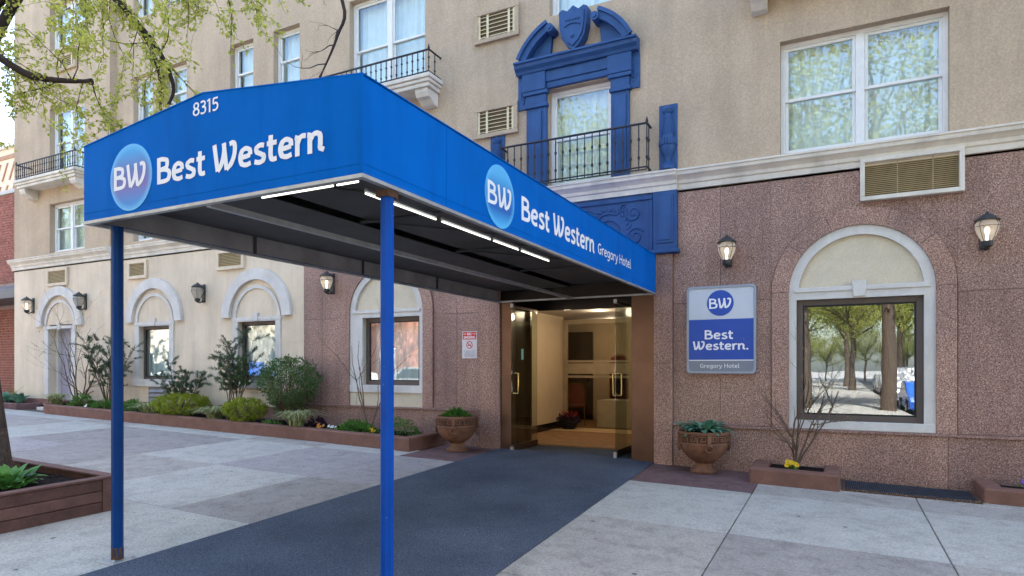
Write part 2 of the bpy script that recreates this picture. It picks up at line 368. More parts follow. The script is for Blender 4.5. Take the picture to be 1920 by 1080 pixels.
# ------------------------------------------------------------ lettering
def smooth_pts(P, k=6):
    if len(P) < 3: return P
    out = []
    for i in range(len(P) - 1):
        p0 = P[max(i - 1, 0)]; p1 = P[i]; p2 = P[i + 1]; p3 = P[min(i + 2, len(P) - 1)]
        for j in range(k):
            t = j / k
            out.append(tuple(.5 * (2 * b + (c - a) * t + (2 * a - 5 * b + 4 * c - d) * t * t + (3 * b - a - 3 * c + d) * t ** 3) for a, b, c, d in zip(p0, p1, p2, p3)))
    return out + [P[-1]]
def ell(cx, cy, rx, ry, n=18): return [(cx + rx * math.sin(2 * math.pi * i / n), cy + ry * math.cos(2 * math.pi * i / n)) for i in range(n + 1)]
GL = {  # advance, strokes: (straight?, points)
 'B': (.66, [(1, [(.10, 0), (.10, 1)]), (0, [(.10, .92), (.28, .92), (.44, .86), (.47, .72), (.40, .58), (.10, .53)]), (0, [(.10, .53), (.36, .52), (.54, .42), (.56, .25), (.45, .10), (.10, .08)])]),
 'e': (.56, [(0, [(.10, .35), (.30, .36), (.46, .39)]), (0, [(.46, .39), (.44, .56), (.29, .64), (.15, .55), (.09, .34), (.15, .13), (.31, .065), (.48, .11)])]),
 's': (.48, [(0, [(.41, .61), (.26, .64), (.13, .55), (.16, .42), (.29, .34), (.40, .24), (.36, .10), (.22, .06), (.06, .11)])]),
 't': (.42, [(0, [(.17, .90), (.17, .5), (.17, .2), (.24, .075), (.38, .09)]), (1, [(.03, .63), (.38, .63)])]),
 'r': (.42, [(0, [(.03, .63), (.10, .60), (.115, .5), (.115, 0)]), (0, [(.12, .40), (.18, .56), (.28, .635), (.40, .62)])]),
 'n': (.62, [(0, [(.03, .63), (.10, .60), (.115, .5), (.115, 0)]), (0, [(.12, .44), (.22, .59), (.35, .63), (.45, .53), (.46, .3), (.46, .14), (.58, .05)])]),
 'W': (.98, [(1, [(.06, 1.0), (.19, .04)]), (0, [(.19, .05), (.33, .25), (.43, .6), (.45, .98)]), (1, [(.43, 1.0), (.54, .04)]), (0, [(.54, .05), (.72, .22), (.84, .52), (.86, .82), (.78, .95), (.66, .91)])]),
 'G': (.68, [(0, [(.57, .84), (.40, .93), (.19, .83), (.09, .5), (.19, .17), (.38, .06), (.56, .12)]), (1, [(.56, .07), (.56, .46)]), (1, [(.38, .46), (.63, .46)])]),
 'g': (.57, [(0, ell(.26, .37, .17, .26)), (0, [(.44, .68), (.44, .3), (.43, -.06), (.30, -.22), (.08, -.17)])]),
 'o': (.56, [(0, ell(.28, .35, .19, .29))]),
 'y': (.55, [(1, [(.06, .68), (.27, .06)]), (0, [(.49, .68), (.34, .2), (.22, -.13), (.04, -.21)])]),
 'H': (.72, [(1, [(.11, 0), (.11, 1)]), (1, [(.60, 0), (.60, 1)]), (1, [(.11, .52), (.60, .52)])]),
 'l': (.29, [(0, [(.11, 1.02), (.11, .5), (.11, .18), (.18, .06), (.27, .07)])]),
 '.': (.24, [(1, [(.12, .0), (.12, .17)])]), ' ': (.28, []),
 '8': (.58, [(0, ell(.29, .73, .17, .2)), (0, ell(.29, .27, .21, .22))]),
 '3': (.52, [(0, [(.07, .88), (.25, .94), (.40, .82), (.36, .62), (.18, .53)]), (0, [(.18, .53), (.40, .46), (.43, .2), (.28, .06), (.06, .1)])]),
 '1': (.42, [(1, [(.24, 0), (.24, 1)]), (1, [(.06, .84), (.24, .95)])]),
 '5': (.52, [(1, [(.12, .92), (.45, .92)]), (0, [(.13, .94), (.11, .56), (.30, .58), (.43, .42), (.40, .18), (.24, .06), (.06, .1)])]),
 'N': (.74, [(1, [(.11, 0), (.11, 1)]), (1, [(.11, .98), (.62, .02)]), (1, [(.62, 0), (.62, 1)])]),
 'O': (.78, [(0, ell(.39, .5, .29, .43))]), 'I': (.26, [(1, [(.13, 0), (.13, 1)])]),
 'S': (.6, [(0, [(.52, .86), (.33, .93), (.14, .8), (.2, .58), (.4, .46), (.5, .26), (.4, .09), (.22, .06), (.06, .14)])]),
 'M': (.88, [(1, [(.11, 0), (.11, 1)]), (1, [(.11, .98), (.43, .2)]), (1, [(.43, .2), (.76, .98)]), (1, [(.76, 0), (.76, 1)])]),
 'K': (.66, [(1, [(.11, 0), (.11, 1)]), (1, [(.11, .4), (.56, .98)]), (1, [(.24, .54), (.58, .02)])]),
}
def lettering(b, text, o, U, V, N, h, width, w=.165):   # strokes as flat printed ribbons standing a hair proud of the surface
    o, U, V, N = Vector(o), Vector(U), Vector(V), Vector(N)
    tot = sum(GL[c][0] for c in text); kx = width / tot; x = 0; lift = 0
    for ch in text:
        adv, strokes = GL[ch]
        for st, P in strokes:
            pts = [Vector((p[0], p[1] * h / kx)) * 1.0 for p in (P if st else smooth_pts(P))]   # in units where kx = 1
            hw = w * h / kx / 2; n = len(pts); L = []; Rr = []
            for i, p in enumerate(pts):
                t = (pts[min(i + 1, n - 1)] - pts[max(i - 1, 0)])
                if t.length < 1e-6: t = Vector((0, 1))
                t.normalize(); q = Vector((-t.y, t.x)) * hw * (.82 if abs(t.x) > .8 else 1)
                L.append(p + q); Rr.append(p - q)
            lift += .00012
            base = lift
            vs = [o + U * ((x + p.x) * kx) + V * (p.y * kx) + N * base for p in L + Rr]
            b.add(vs, [(i, i + n, i + n + 1, i + 1) for i in range(n - 1)])
        x += adv
    return b
def disc(b, c, U, V, N, r, n=40, t=.004):
    c, U, V, N = Vector(c), Vector(U), Vector(V), Vector(N)
    ring = [c + U * r * math.cos(2 * math.pi * i / n) + V * r * math.sin(2 * math.pi * i / n) for i in range(n)]
    return b.add([p + N * t for p in ring] + ring, [tuple(range(n))] + [(i, i + n, (i + 1) % n + n, (i + 1) % n) for i in range(n)])

# ------------------------------------------------------------ ground
b = B(); xs = [-140, -40, -20, -6, 6, 40, 140]; ys = [-140, -40, -10.6]
def gflat(x, y): return gz(max(-30, min(12, x)), max(-12, y))
b.quad((-400, -400, -1.2), (400, -400, -1.2), (400, 400, -1.2), (-400, 400, -1.2)); b.obj('ground', 'conc_far', kind='structure')
def sheet(name, x0, x1, y0, y1, dz, m, nx=12, ny=4):
    b = B()
    for i in range(nx):
        for j in range(ny):
            X = [x0 + (x1 - x0) * (i + q) / nx for q in (0, 1)]; Yq = [y0 + (y1 - y0) * (j + q) / ny for q in (0, 1)]
            b.quad(*[(X[p], Yq[q], gflat(X[p], Yq[q]) + dz) for p, q in ((0, 0), (1, 0), (1, 1), (0, 1))])
    return b.obj(name, m, kind='structure')
sheet('road', -120, 60, -7.4, 1.62, -.16, 'asphalt', 30, 6)
sheet('cross_street', 2.6, 11.0, -120, -7.4, -.156, 'asphalt', 4, 12)
sheet('opposite_pavement', -120, 2.6, -120, -7.4, -.02, 'conc_far', 30, 12)
sheet('opposite_pavement', 11.0, 60, -120, -7.4, -.02, 'conc_far', 8, 12)
sidewalk = sheet('sidewalk', -120, 30, 1.75, 9.6, -.035, 'joint', 60, 6)
def slab(x0, x1, y0, y1, m, g=.0045, name='slab', t=.05, ch=.006):
    b = B(); lo = [(x0 + g, y0 + g), (x1 - g, y0 + g), (x1 - g, y1 - g), (x0 + g, y1 - g)]
    hi = [(x0 + g + ch, y0 + g + ch), (x1 - g - ch, y0 + g + ch), (x1 - g - ch, y1 - g - ch), (x0 + g + ch, y1 - g - ch)]
    dz = rnd.uniform(-.003, .003)
    vs = [(x, y, gz(x, y) - t) for x, y in lo] + [(x, y, gz(x, y) - ch + dz) for x, y in lo] + [(x, y, gz(x, y) + dz) for x, y in hi]
    b.add(vs, [(i + 4 * k, (i + 1) % 4 + 4 * k, (i + 1) % 4 + 4 * k + 4, i + 4 * k + 4) for k in (0, 1) for i in range(4)] + [(8, 9, 10, 11)])
    return b.obj(name, m, sidewalk)
XL = [-.87 + 1.675 * k for k in range(-14, 4)]; YL = [1.95, 4.12, 5.98, 7.84]
pick = {(-3, 0): 'slab_a', (-4, 0): 'slab_a', (-5, 0): 'slab_c', (-3, 1): 'slab_b', (-4, 1): 'slab_a', (-5, 1): 'slab_c', (-6, 1): 'slab_b', (-4, 2): 'slab_d', (-3, 2): 'slab_d',
        (-5, 2): 'slab_a', (-6, 2): 'slab_d', (-7, 2): 'slab_b', (-1, 1): 'slab_c', (-2, 1): 'slab_c', (0, 1): 'slab_b', (1, 1): 'slab_c', (-1, 2): 'slab_a', (-2, 2): 'slab_a', (0, 2): 'slab_a', (1, 2): 'slab_a', (-1, 0): 'slab_c', (0, 0): 'slab_b', (1, 0): 'slab_c',
        (-6, 2): 'slab_b', (-8, 2): 'slab_a', (-9, 2): 'slab_c', (-10, 2): 'slab_d'}
for i in range(len(XL) - 1):
    k = i - 14
    for j in range(3):
        m = pick.get((k, j)) or rnd.choice(['slab_a', 'slab_b', 'slab_c', 'slab_d'])
        slab(XL[i], XL[i + 1], YL[j], YL[j + 1], m)
for i in range(len(XL) - 1):                                        # narrow course along the building
    x0, x1 = XL[i], XL[i + 1]
    if x1 < -5.8: slab(x0, x1, 7.84, 8.42, 'slab_a' if i % 3 else 'slab_c')
    elif x0 < -1.0 and (x1 < -4 or x0 > -2.6): slab(x0, x1, 7.84, 9.24, 'slab_r')
    elif x0 >= -1.0: slab(x0, x1, 7.84, 8.46, 'slab_c'); slab(x0, x1, 8.46, 9.24, 'slab_c')
    else: slab(x0, x1, 7.84, 9.24, 'slab_r')
for i in range(5): slab(-29 + i * 1.5, -27.5 + i * 1.5, 8.42, 9.6, 'slab_r')
b = B()
for i in range(40):
    x0, x1 = -80 + i * 2.5, -80 + i * 2.5 + 2.49
    vs = [(x, y, gflat(x, 1.8) + dz) for x in (x0, x1) for (y, dz) in ((1.62, -.2), (1.62, -.02), (1.66, .0), (1.94, .0), (1.94, -.2))]
    b.add(vs, [(q, q + 1, q + 6, q + 5) for q in range(4)] + [(0, 1, 2, 3, 4), (9, 8, 7, 6, 5)])
b.obj('kerb', 'kerbstone', kind='structure', fix=True)
b = B(); e = [(-4.66, 2.05), (-2.10, 2.05), (-2.375, 9.22), (-4.90, 9.22)]
n = 14; vs = []
for i in range(n + 1):
    t = i / n
    for s in (0, 1):
        x = (e[0][0] * (1 - t) + e[3][0] * t) if s == 0 else (e[1][0] * (1 - t) + e[2][0] * t)
        y = e[0][1] * (1 - t) + e[2][1] * t
        vs += [(x, y, gz(x, y) + .002), (x, y, gz(x, y) + .013)]
b.add(vs, [(4 * i + 1, 4 * i + 3, 4 * i + 7, 4 * i + 5) for i in range(n)] + [(4 * i, 4 * i + 1, 4 * i + 5, 4 * i + 4) for i in range(n)] + [(4 * i + 3, 4 * i + 2, 4 * i + 6, 4 * i + 7) for i in range(n)] + [(0, 2, 3, 1)])
tag(b.obj('entrance_carpet', 'carpet', fix=True), 'dark blue grey carpet runner under the canopy leading to the glass doors', 'carpet')

# ------------------------------------------------------------ hotel building
H = thing('hotel_building', 'tan stucco hotel with pink granite ground floor and arched windows', 'building', (0, 0, 0))
FL = [(4.30, 5.55), (6.95, 8.12), (9.45, 10.62), (11.95, 13.1)]
wins = []   # (x0, x1, z0, z1, units, yfront)
wins += [(-.67, 1.22, 4.235, 5.75, 2, Y0), (-4.05, -3.02, 4.235, 5.76, 1, Y0), (-8.09, -6.39, 4.3, 5.6, 2, Y0), (-8.09, -6.39, 6.4, 8.2, 2, Y0), (-4.03, -3.0, 6.92, 8.12, 1, Y0), (-.67, 1.22, 6.7, 8.2, 2, Y0)]
for x0, x1 in ((-14.55, -13.85), (-13.4, -12.68), (-11.3, -10.62), (-10.05, -9.34)):
    for z0, z1 in FL: wins.append((x0, x1, z0, z1, 1, Y0))
for x0, x1 in ((-8.09, -6.39), (-.67, 1.22)):
    for z0, z1 in FL[2:]: wins.append((x0, x1, z0, z1, 2, Y0))
for z0, z1 in FL[2:]: wins.append((-4.03, -3.0, z0, z1, 1, Y0))
YW = 9.10
for z0, z1 in ((4.27, 5.5), (6.2, 7.9), (9.35, 10.5), (11.9, 13.0)): wins.append((-17.7, -16.2, z0, z1, 2, YW))
b = B(); wall(b, -15.2, 9, 3.9, 15, Y0, [w[:4] for w in wins if w[5] == Y0], .26); b.obj('upper_wall', 'stucco', H)
b = B(); wall(b, -19.35, -15.2, 3.9, 15, YW, [w[:4] for w in wins if w[5] == YW], .26)
b.quad((-15.2, YW, 3.9), (-15.2, Y0, 3.9), (-15.2, Y0, 15), (-15.2, YW, 15)); b.quad((-19.35, 20, 3.9), (-19.35, YW, 3.9), (-19.35, YW, 15), (-19.35, 20, 15)); b.obj('wing_wall', 'stucco', H)
b = B(); b.box(-19.3, 9.3, 9.6, 9.9, 2.9, 15.2); b.box(-19.3, -6.2, 9.6, 9.9, -.6, 2.9); b.box(-1.6, 9.3, 9.9, 10.2, -.6, 2.9); b.box(-1.6, -.85, 9.42, 9.9, -.6, 2.9); b.box(1.4, 9.3, 9.42, 9.9, -.6, 2.9); b.box(-.85, 1.4, 9.42, 9.9, 2.45, 2.9); b.box(-.85, 1.4, 9.42, 9.9, -.6, .62)
b.obj('inner_wall', 'room', H)
b = B(); b.box(-19.35, 9.3, 9.9, 22, 14.9, 15.3); b.box(-19.34, -19.1, 9.9, 22, -.6, 14.9); b.box(9, 9.3, 9.25, 22, -.6, 14.9); b.box(-19.1, 9, 21.7, 22, -.6, 14.9); b.box(-19.3, 9.2, 9.9, 16, 2.95, 3.2); b.obj('roof', 'stucco', H)
# ground floor shells
gw = dict(A=(-.47, .96, .70, 2.285), Bw=(-7.78, -6.51, 1.07, 2.30))
cw = [(-11.05, -9.97, 1.13, 2.33), (-14.31, -13.23, 1.12, 2.33)]
b = B(); wall(b, -9.23, 9, -.6, 3.95, 9.29, [gw['A'], gw['Bw'], (-4.89, -2.36, -.3, 2.48)], .16); b.obj('backing_wall', 'lunette', H)
b = B(); wall(b, -15.2, -9.23, .60, 3.95, Y0, cw, .16); b.obj('cream_wall', 'cream', H)
b = B(); wall(b, -19.35, -15.2, .60, 3.95, YW, [(-17.72, -16.72, .60, 2.46)], .3)
b.quad((-15.2, YW, .6), (-15.2, Y0, .6), (-15.2, Y0, 3.95), (-15.2, YW, 3.95)); b.quad((-19.35, 20, -.6), (-19.35, YW, -.6), (-19.35, YW, 3.95), (-19.35, 20, 3.95)); b.obj('cream_wall', 'cream', H)
b = B(); b.box(-15.2, -9.23, Y0 - .02, Y0 + .1, -.5, .60); b.box(-16.72, -15.2, YW - .02, YW + .1, -.5, .60); b.box(-19.37, -17.72, YW - .02, YW + .1, -.5, .60); b.obj('wall_base', 'base', H, bevel=.01)
# granite: base course, ledge, panels, arch stones
def ledge(x0, x1, z):
    b = B(); b.box(x0, x1, 9.195, 9.29, z, z + .035); b.obj('ledge', 'granite3', H, bevel=.006)
def panel(x0, x1, z0, z1, m='granite', y=Y0):
    b = B(); g = .002; b.box(x0 + g, x1 - g, y, 9.289, z0 + g, z1 - g); return b.obj('granite_panel', m, H, bevel=.002)
gm = ['granite', 'granite2', 'granite3', 'granite']
for i, x in enumerate((-2.09, -.44, 1.2, 2.84, 4.5, 6.2)): panel(x, (-.44, 1.2, 2.84, 4.5, 6.2, 9)[i], -.5, .555, gm[i % 4], 9.225)
ledge(-2.09, 9, .555)
for i, x in enumerate((-9.23, -7.85, -6.4)): panel(x, (-7.85, -6.4, -5.26)[i], -.4, .655, gm[(i + 1) % 4], 9.225)
ledge(-9.23, -5.26, .655)
SP = 2.39; RR = 1.04; RS = .82
def granite_bay(xc, zb, xl, xr, win, sill, ztop=3.93):
    # side fields split in panels, spandrels cut to the arch, arch ring in separate stones
    def arcpts(a0, a1, n=14): return [(xc + RR * math.cos(R(a0 + (a1 - a0) * i / n)), SP + RR * math.sin(R(a0 + (a1 - a0) * i / n))) for i in range(n + 1)]
    b = B(); b.prism([(xc - RR, SP), *arcpts(180, 90)[1:], (xc, ztop), (xc - RR, ztop)][::-1], Y0, 9.288); b.obj('granite_panel', 'granite', H, fix=True)
    b = B(); b.prism([(xc + RR, SP), (xc + RR, ztop), (xc + .002, ztop), *arcpts(90, 0)[:-1]], Y0, 9.288); b.obj('granite_panel', 'granite3', H, fix=True)
    for k, (a0, a1) in enumerate(((0, 38), (38, 70), (70, 112), (112, 143), (143, 180))):
        b = B(); b.arcband(xc, SP, RS + .001, RR - .008, Y0 - .03, 9.286, a0 + .12, a1 - .12, 10); b.obj('arch_stone', ('granite2', 'granite', 'granite2', 'granite', 'granite2')[k], H, fix=True)
    for sgn in (-1, 1):
        xa, xb = sorted((xc + sgn * (RS + .001), xc + sgn * (RR - .008)))
        b = B(); b.box(xa, xb, Y0 - .03, 9.286, zb, SP - .002); b.obj('arch_stone', 'granite2', H, bevel=.003)
    # pale stone surround, sill, lintel and keystone
    b = B(); b.arcband(xc, SP, RS - .12, RS, Y0 - .004, 9.284, 0, 180, 28)
    b.box(xc - RS, win[0], Y0 - .004, 9.284, sill[1], SP); b.box(win[1], xc + RS, Y0 - .004, 9.284, sill[1], SP); b.box(win[0], win[1], Y0 - .004, 9.284, win[3] , SP)
    b.obj('arch_surround', 'stone', H, fix=True)
    b = B(); b.box(xc - RS, xc + RS, Y0 - .02, 9.286, sill[0], sill[1]); b.obj('sill', 'stone', H, bevel=.006)
    b = B(); b.box(xc - RS + .06, xc + RS - .06, Y0 - .022, Y0 + .02, SP - .01, SP + .05); b.obj('lintel_moulding', 'stone', H, bevel=.008)
    b = B(); b.prism([(xc - .065, 2.30), (xc + .065, 2.30), (xc + .085, 2.50), (xc - .085, 2.50)], Y0 - .036, Y0 + .02); b.obj('keystone', 'stone', H, bevel=.006)
granite_bay(.26, .592, None, None, gw['A'], (.592, .70))
granite_bay(-7.25, .692, None, None, gw['Bw'], (.935, 1.07))
b = B(); b.box(-8.07, -7.93, Y0 - .002, 9.284, .692, .934); b.box(-6.57, -6.43, Y0 - .002, 9.284, .692, .934); b.box(-7.93, -6.57, Y0 + .012, 9.284, .692, .934); b.obj('apron_panel', 'lunette', H)
for i, (xa, xb) in enumerate(((-2.09, -1.44), (-1.44, -.78), (1.3, 2.1), (2.1, 2.9), (2.9, 3.9), (3.9, 5), (5, 6.5), (6.5, 9))):
    panel(xa, xb, .592, 2.31, gm[(i * 3) % 4]); panel(xa, xb, 2.31, 3.93, gm[(i + 1) % 4])
for i, (xa, xb) in enumerate(((-9.23, -8.76), (-8.76, -8.29), (-6.21, -5.74), (-5.74, -5.26))):
    panel(xa, xb, .692, 2.31, gm[i % 4]); panel(xa, xb, 2.31, 3.93, gm[(i + 2) % 4])
for xa, xb in ((-2.36, -2.09), (-5.26, -4.89)):                     # door piers
    for z0, z1 in ((-.2, 1.45), (1.45, 3.03)): panel(xa, xb, z0, z1, 'granite2', 9.195)
# cream bays
def cream_bay(xc, y, win, sill=True, foot=2.42):
    b = B(); b.arcband(xc, foot, .755, .985, y - .075, y, 0, 180, 26); o = b.obj('arch_moulding', 'stone', H, fix=True, bevel=.01)
    b = B(); b.arcband(xc, foot - .02, .60, .67, y - .03, y, 0, 180, 24); b.obj('arch_bead', 'stone', H, fix=True)
    b = B(); b.box(xc - .70, xc + .70, y - .035, y, 2.35, 2.42); b.prism([(xc - .05, 2.33), (xc + .05, 2.33), (xc + .065, 2.50), (xc - .065, 2.50)], y - .055, y); b.obj('lintel_moulding', 'stone', H, bevel=.005, fix=True)
    b = B(); b.box(xc - .68, win[0], y - .03, y, win[2], 2.349)
    if not sill: b.obj('window_surround', 'stone', H); b = B()
    b.box(win[1], xc + .68, y - .03, y, win[2], 2.349)
    if win[3] < 2.345: b.box(win[0], win[1], y - .03, y, win[3], 2.349)
    b.obj('window_surround', 'stone', H)
    if sill:
        b = B(); b.box(xc - .70, xc + .70, y - .06, y, win[2] - .16, win[2] - .001); b.obj('sill', 'stone', H, bevel=.006)
cream_bay(-10.51, Y0, cw[0]); cream_bay(-13.77, Y0, cw[1])
cream_bay(-17.22, YW, (-17.72, -16.72, .60, 2.348), False)
# service door of the left wing
b = B(); b.box(-17.72, -16.72, YW + .24, YW + .3, .40, 2.46); dr = b.obj('service_door', mat('grey_door_paint', (.30, .29, .34), .5, .05), H)
b = B(); b.box(-17.72, -17.64, YW + .16, YW + .24, .40, 2.46); b.box(-16.80, -16.72, YW + .16, YW + .24, .40, 2.46); b.box(-17.64, -16.80, YW + .16, YW + .24, 2.38, 2.46); b.obj('door_frame', 'stone', dr)
b = B(); b.tube([(-16.9, YW + .19, 1.4), (-16.9, YW + .17, 1.4), (-16.98, YW + .17, 1.4)], .012, 6); b.obj('door_handle', 'steel', dr)
b = B(); b.box(-17.8, -16.6, YW - .25, YW + .24, .1, .40); b.obj('door_step', 'stone', H, bevel=.01)
# cornice
def cornice(x0, x1, y, dz=0, out=0):
    p = [(0, 3.93), (-.03, 3.93), (-.035, 4.0), (-.055, 4.015), (-.06, 4.06), (-.10, 4.10), (-.13, 4.12), (-.135, 4.165), (-.15, 4.17), (-.15, 4.195), (0, 4.225)]
    b = B(); b.sweep_x([(y - out * (0 if i in (0, len(p) - 1) else 1) + q, z) for i, (q, z) in enumerate(p)], x0, x1); b.obj('cornice', 'cornice', H, fix=True)
cornice(-15.2, -5.14, Y0); cornice(-5.14, -2.02, Y0, out=.05); cornice(-2.02, 9, Y0); cornice(-19.42, -15.14, YW)
# windows
def hung_window(x0, x1, z0, z1, units, y, curtain='curtain', k=0):
    yf = y + .12; f = .055; b = B()
    b.box(x0, x0 + f, yf, yf + .10, z0, z1); b.box(x1 - f, x1, yf, yf + .10, z0, z1); b.box(x0 + f, x1 - f, yf, yf + .10, z1 - f, z1); b.box(x0 + f, x1 - f, yf - .03, yf + .10, z0, z0 + f)
    mids = []
    if units == 2:
        xm = (x0 + x1) / 2; b.box(xm - .05, xm + .05, yf - .004, yf + .10, z0 + f, z1 - f); mids = [(x0 + f, xm - .05), (xm + .05, x1 - f)]
    else: mids = [(x0 + f, x1 - f)]
    w = b.obj('window', 'white', H, bevel=.004)
    za, zb = z0 + f, z1 - f; zm = (za + zb) / 2
    for a, c in mids:
        for (e, g, off) in ((zm - .02, zb, .018), (za, zm + .02, .05)):
            s = .04; b = B(); ya, yb = yf + off, yf + off + .03
            b.box(a, a + s, ya, yb, e, g); b.box(c - s, c, ya, yb, e, g); b.box(a + s, c - s, ya, yb, e, e + s); b.box(a + s, c - s, ya, yb, g - s, g)
            b.obj('sash', 'white', w, bevel=.003)
            b = B(); b.box(a + s, c - s, ya + .012, ya + .018, e + s, g - s); b.obj('pane', 'win_glass', w)
    if curtain:
        b = B(); n = int((x1 - x0) * 34); yc = yf + .17; ph = rnd.random() * 6
        vs = []; gap = (x0 + (x1 - x0) * rnd.uniform(.42, .6))
        for i in range(n + 1):
            x = x0 + (x1 - x0) * i / n; yy = yc + .022 * math.sin(i * 1.35 + ph) + .01 * math.sin(i * .53)
            vs += [(x, yy, z0), (x, yy, z1)]
        b.add(vs, [(2 * i, 2 * i + 2, 2 * i + 3, 2 * i + 1) for i in range(n)]); b.obj('curtain', curtain, w, smooth=60)
    return w
for w in wins: hung_window(*w)
def ground_window(x0, x1, z0, z1, y, depth=.09, f=.07, glassm='mirror_glass', curtain=True):
    yf = y + depth; b = B()
    b.box(x0, x0 + f, yf, yf + .06, z0, z1); b.box(x1 - f, x1, yf, yf + .06, z0, z1); b.box(x0 + f, x1 - f, yf, yf + .06, z1 - f, z1); b.box(x0 + f, x1 - f, yf, yf + .06, z0, z0 + f)
    w = b.obj('window', 'bronze_fr', H, bevel=.005)
    b = B(); b.box(x0 + f, x1 - f, yf + .02, yf + .028, z0 + f, z1 - f); b.obj('pane', glassm, w)
    b = B(); s = .02
    b.box(x0 + f, x0 + f + s, yf + .008, yf + .019, z0 + f, z1 - f); b.box(x1 - f - s, x1 - f, yf + .008, yf + .019, z0 + f, z1 - f); b.box(x0 + f + s, x1 - f - s, yf + .008, yf + .019, z0 + f, z0 + f + s); b.box(x0 + f + s, x1 - f - s, yf + .008, yf + .019, z1 - f - s, z1 - f)
    b.obj('glazing_bead', 'black', w)
    if curtain:
        b = B(); n = int((x1 - x0) * 26); vs = []
        for i in range(n + 1):
            x = x0 + (x1 - x0) * i / n; yy = yf + .13 + .02 * math.sin(i * 1.25) + .008 * math.sin(i * .4)
            vs += [(x, yy, z0), (x, yy, z1)]
        b.add(vs, [(2 * i, 2 * i + 2, 2 * i + 3, 2 * i + 1) for i in range(n)]); b.obj('curtain', 'curtain', w, smooth=60)
    return w
wa = ground_window(*gw['A'], 9.25, .06, .075, curtain=False)
b = B(); n = 14; vs = []
for i in range(n + 1):
    x = .43 + .20 * i / n
    vs += [(x + .05 * (i / n - .3), 9.62 + .02 * math.sin(i * 1.7), .72), (.50 + .09 * i / n, 9.62 + .015 * math.sin(i * 1.7), 1.9), (x, 9.62 + .02 * math.sin(i * 1.7), 2.25)]
b.add(vs, [(3 * i + q, 3 * i + 3 + q, 3 * i + 4 + q, 3 * i + 1 + q) for i in range(n) for q in (0, 1)]); b.obj('drape', 'drape', wa, smooth=60)
ground_window(*gw['Bw'], 9.25, .10, .075)
for c in cw: ground_window(*c, Y0, .09, .06)
# through-wall air conditioner grilles
def ac(x0, x1, z0, z1, y, style, out=.06):
    f = .052 if style == 'fine' else .07; b = B()
    b.box(x0, x1, y - out, y + .02, z0, z0 + f); b.box(x0, x1, y - out, y + .02, z1 - f, z1); b.box(x0, x0 + f, y - out, y + .02, z0 + f, z1 - f); b.box(x1 - f, x1, y - out, y + .02, z0 + f, z1 - f)
    g = b.obj('grille', {'fine': 'cornice', 'bars': 'stucco', 'plain': 'cream'}[style], H, bevel=.006)
    b = B(); b.box(x0 + f, x1 - f, y - .012, y - .004, z0 + f, z1 - f); b.obj('grille_back', 'dark_tan', g)
    hz = z1 - z0 - 2 * f; n = {'fine': 18, 'bars': 6, 'plain': 9}[style]; mm = 'tan_pale' if style == 'bars' else 'tan_metal'; sx = None
    for i in range(n):
        zc = z0 + f + hz * (i + .5) / n; t = hz / n * (.30 if style == 'fine' else .14 if style == 'bars' else .36)
        b = B(); b.add([(x, yy, zc + dz) for x in (x0 + f, x1 - f) for yy, dz in ((y - .034, -t), (y - .034, t * .2), (y - .014, t), (y - .014, -t * .2))], [(0, 1, 5, 4), (1, 2, 6, 5), (2, 3, 7, 6), (3, 0, 4, 7), (0, 3, 2, 1), (4, 5, 6, 7)])
        b.obj('slat', mm, g, fix=True)
    if style == 'bars':
        for xx in (x0 + f + .02, x0 + (x1 - x0) * .3, x0 + (x1 - x0) * .78, x1 - f - .02):
            b = B(); b.box(xx - .02, xx + .02, y - .042, y - .035, z0 + f, z1 - f); b.obj('mullion', 'tan_pale', g)
    if style == 'fine':
        b = B(); b.box(x0 + f + .35, x0 + f + .36, y - .038, y - .034, z0 + f, z1 - f); b.box(x0 + f + .72, x0 + f + .73, y - .038, y - .034, z0 + f, z1 - f); b.obj('mullion', 'tan_metal', g)
ac(.27, 1.36, 3.49, 4.02, Y0, 'fine', .085)
ac(-5.37, -4.55, 6.75, 7.28, Y0, 'bars'); ac(-5.38, -4.57, 5.18, 5.69, Y0, 'bars')
ac(-17.75, -16.85, 3.42, 3.86, YW, 'plain'); ac(-14.69, -14.0, 3.43, 3.85, Y0, 'plain'); ac(-11.67, -10.85, 3.43, 3.85, Y0, 'plain'); ac(-17.3, -16.5, 8.72, 9.12, YW, 'bars')
b = B(); b.box(-13.95, -13.35, Y0 - .03, Y0 + .02, .50, .95); vt = b.obj('wall_vent', mat('vent_grey', (.16, .16, .165), .6), H)
for i in range(4):
    b = B(); b.add([(x, yy, .53 + i * .1 + dz) for x in (-13.9, -13.4) for yy, dz in ((Y0 - .06, 0), (Y0 - .06, .012), (Y0 - .03, .062), (Y0 - .03, .05))], [(0, 1, 5, 4), (1, 2, 6, 5), (2, 3, 7, 6), (3, 0, 4, 7), (0, 3, 2, 1), (4, 5, 6, 7)]); b.obj('slat', mat('vent_slat', (.24, .24, .25), .6) if i == 0 else bpy.data.materials['vent_slat'], vt, fix=True)
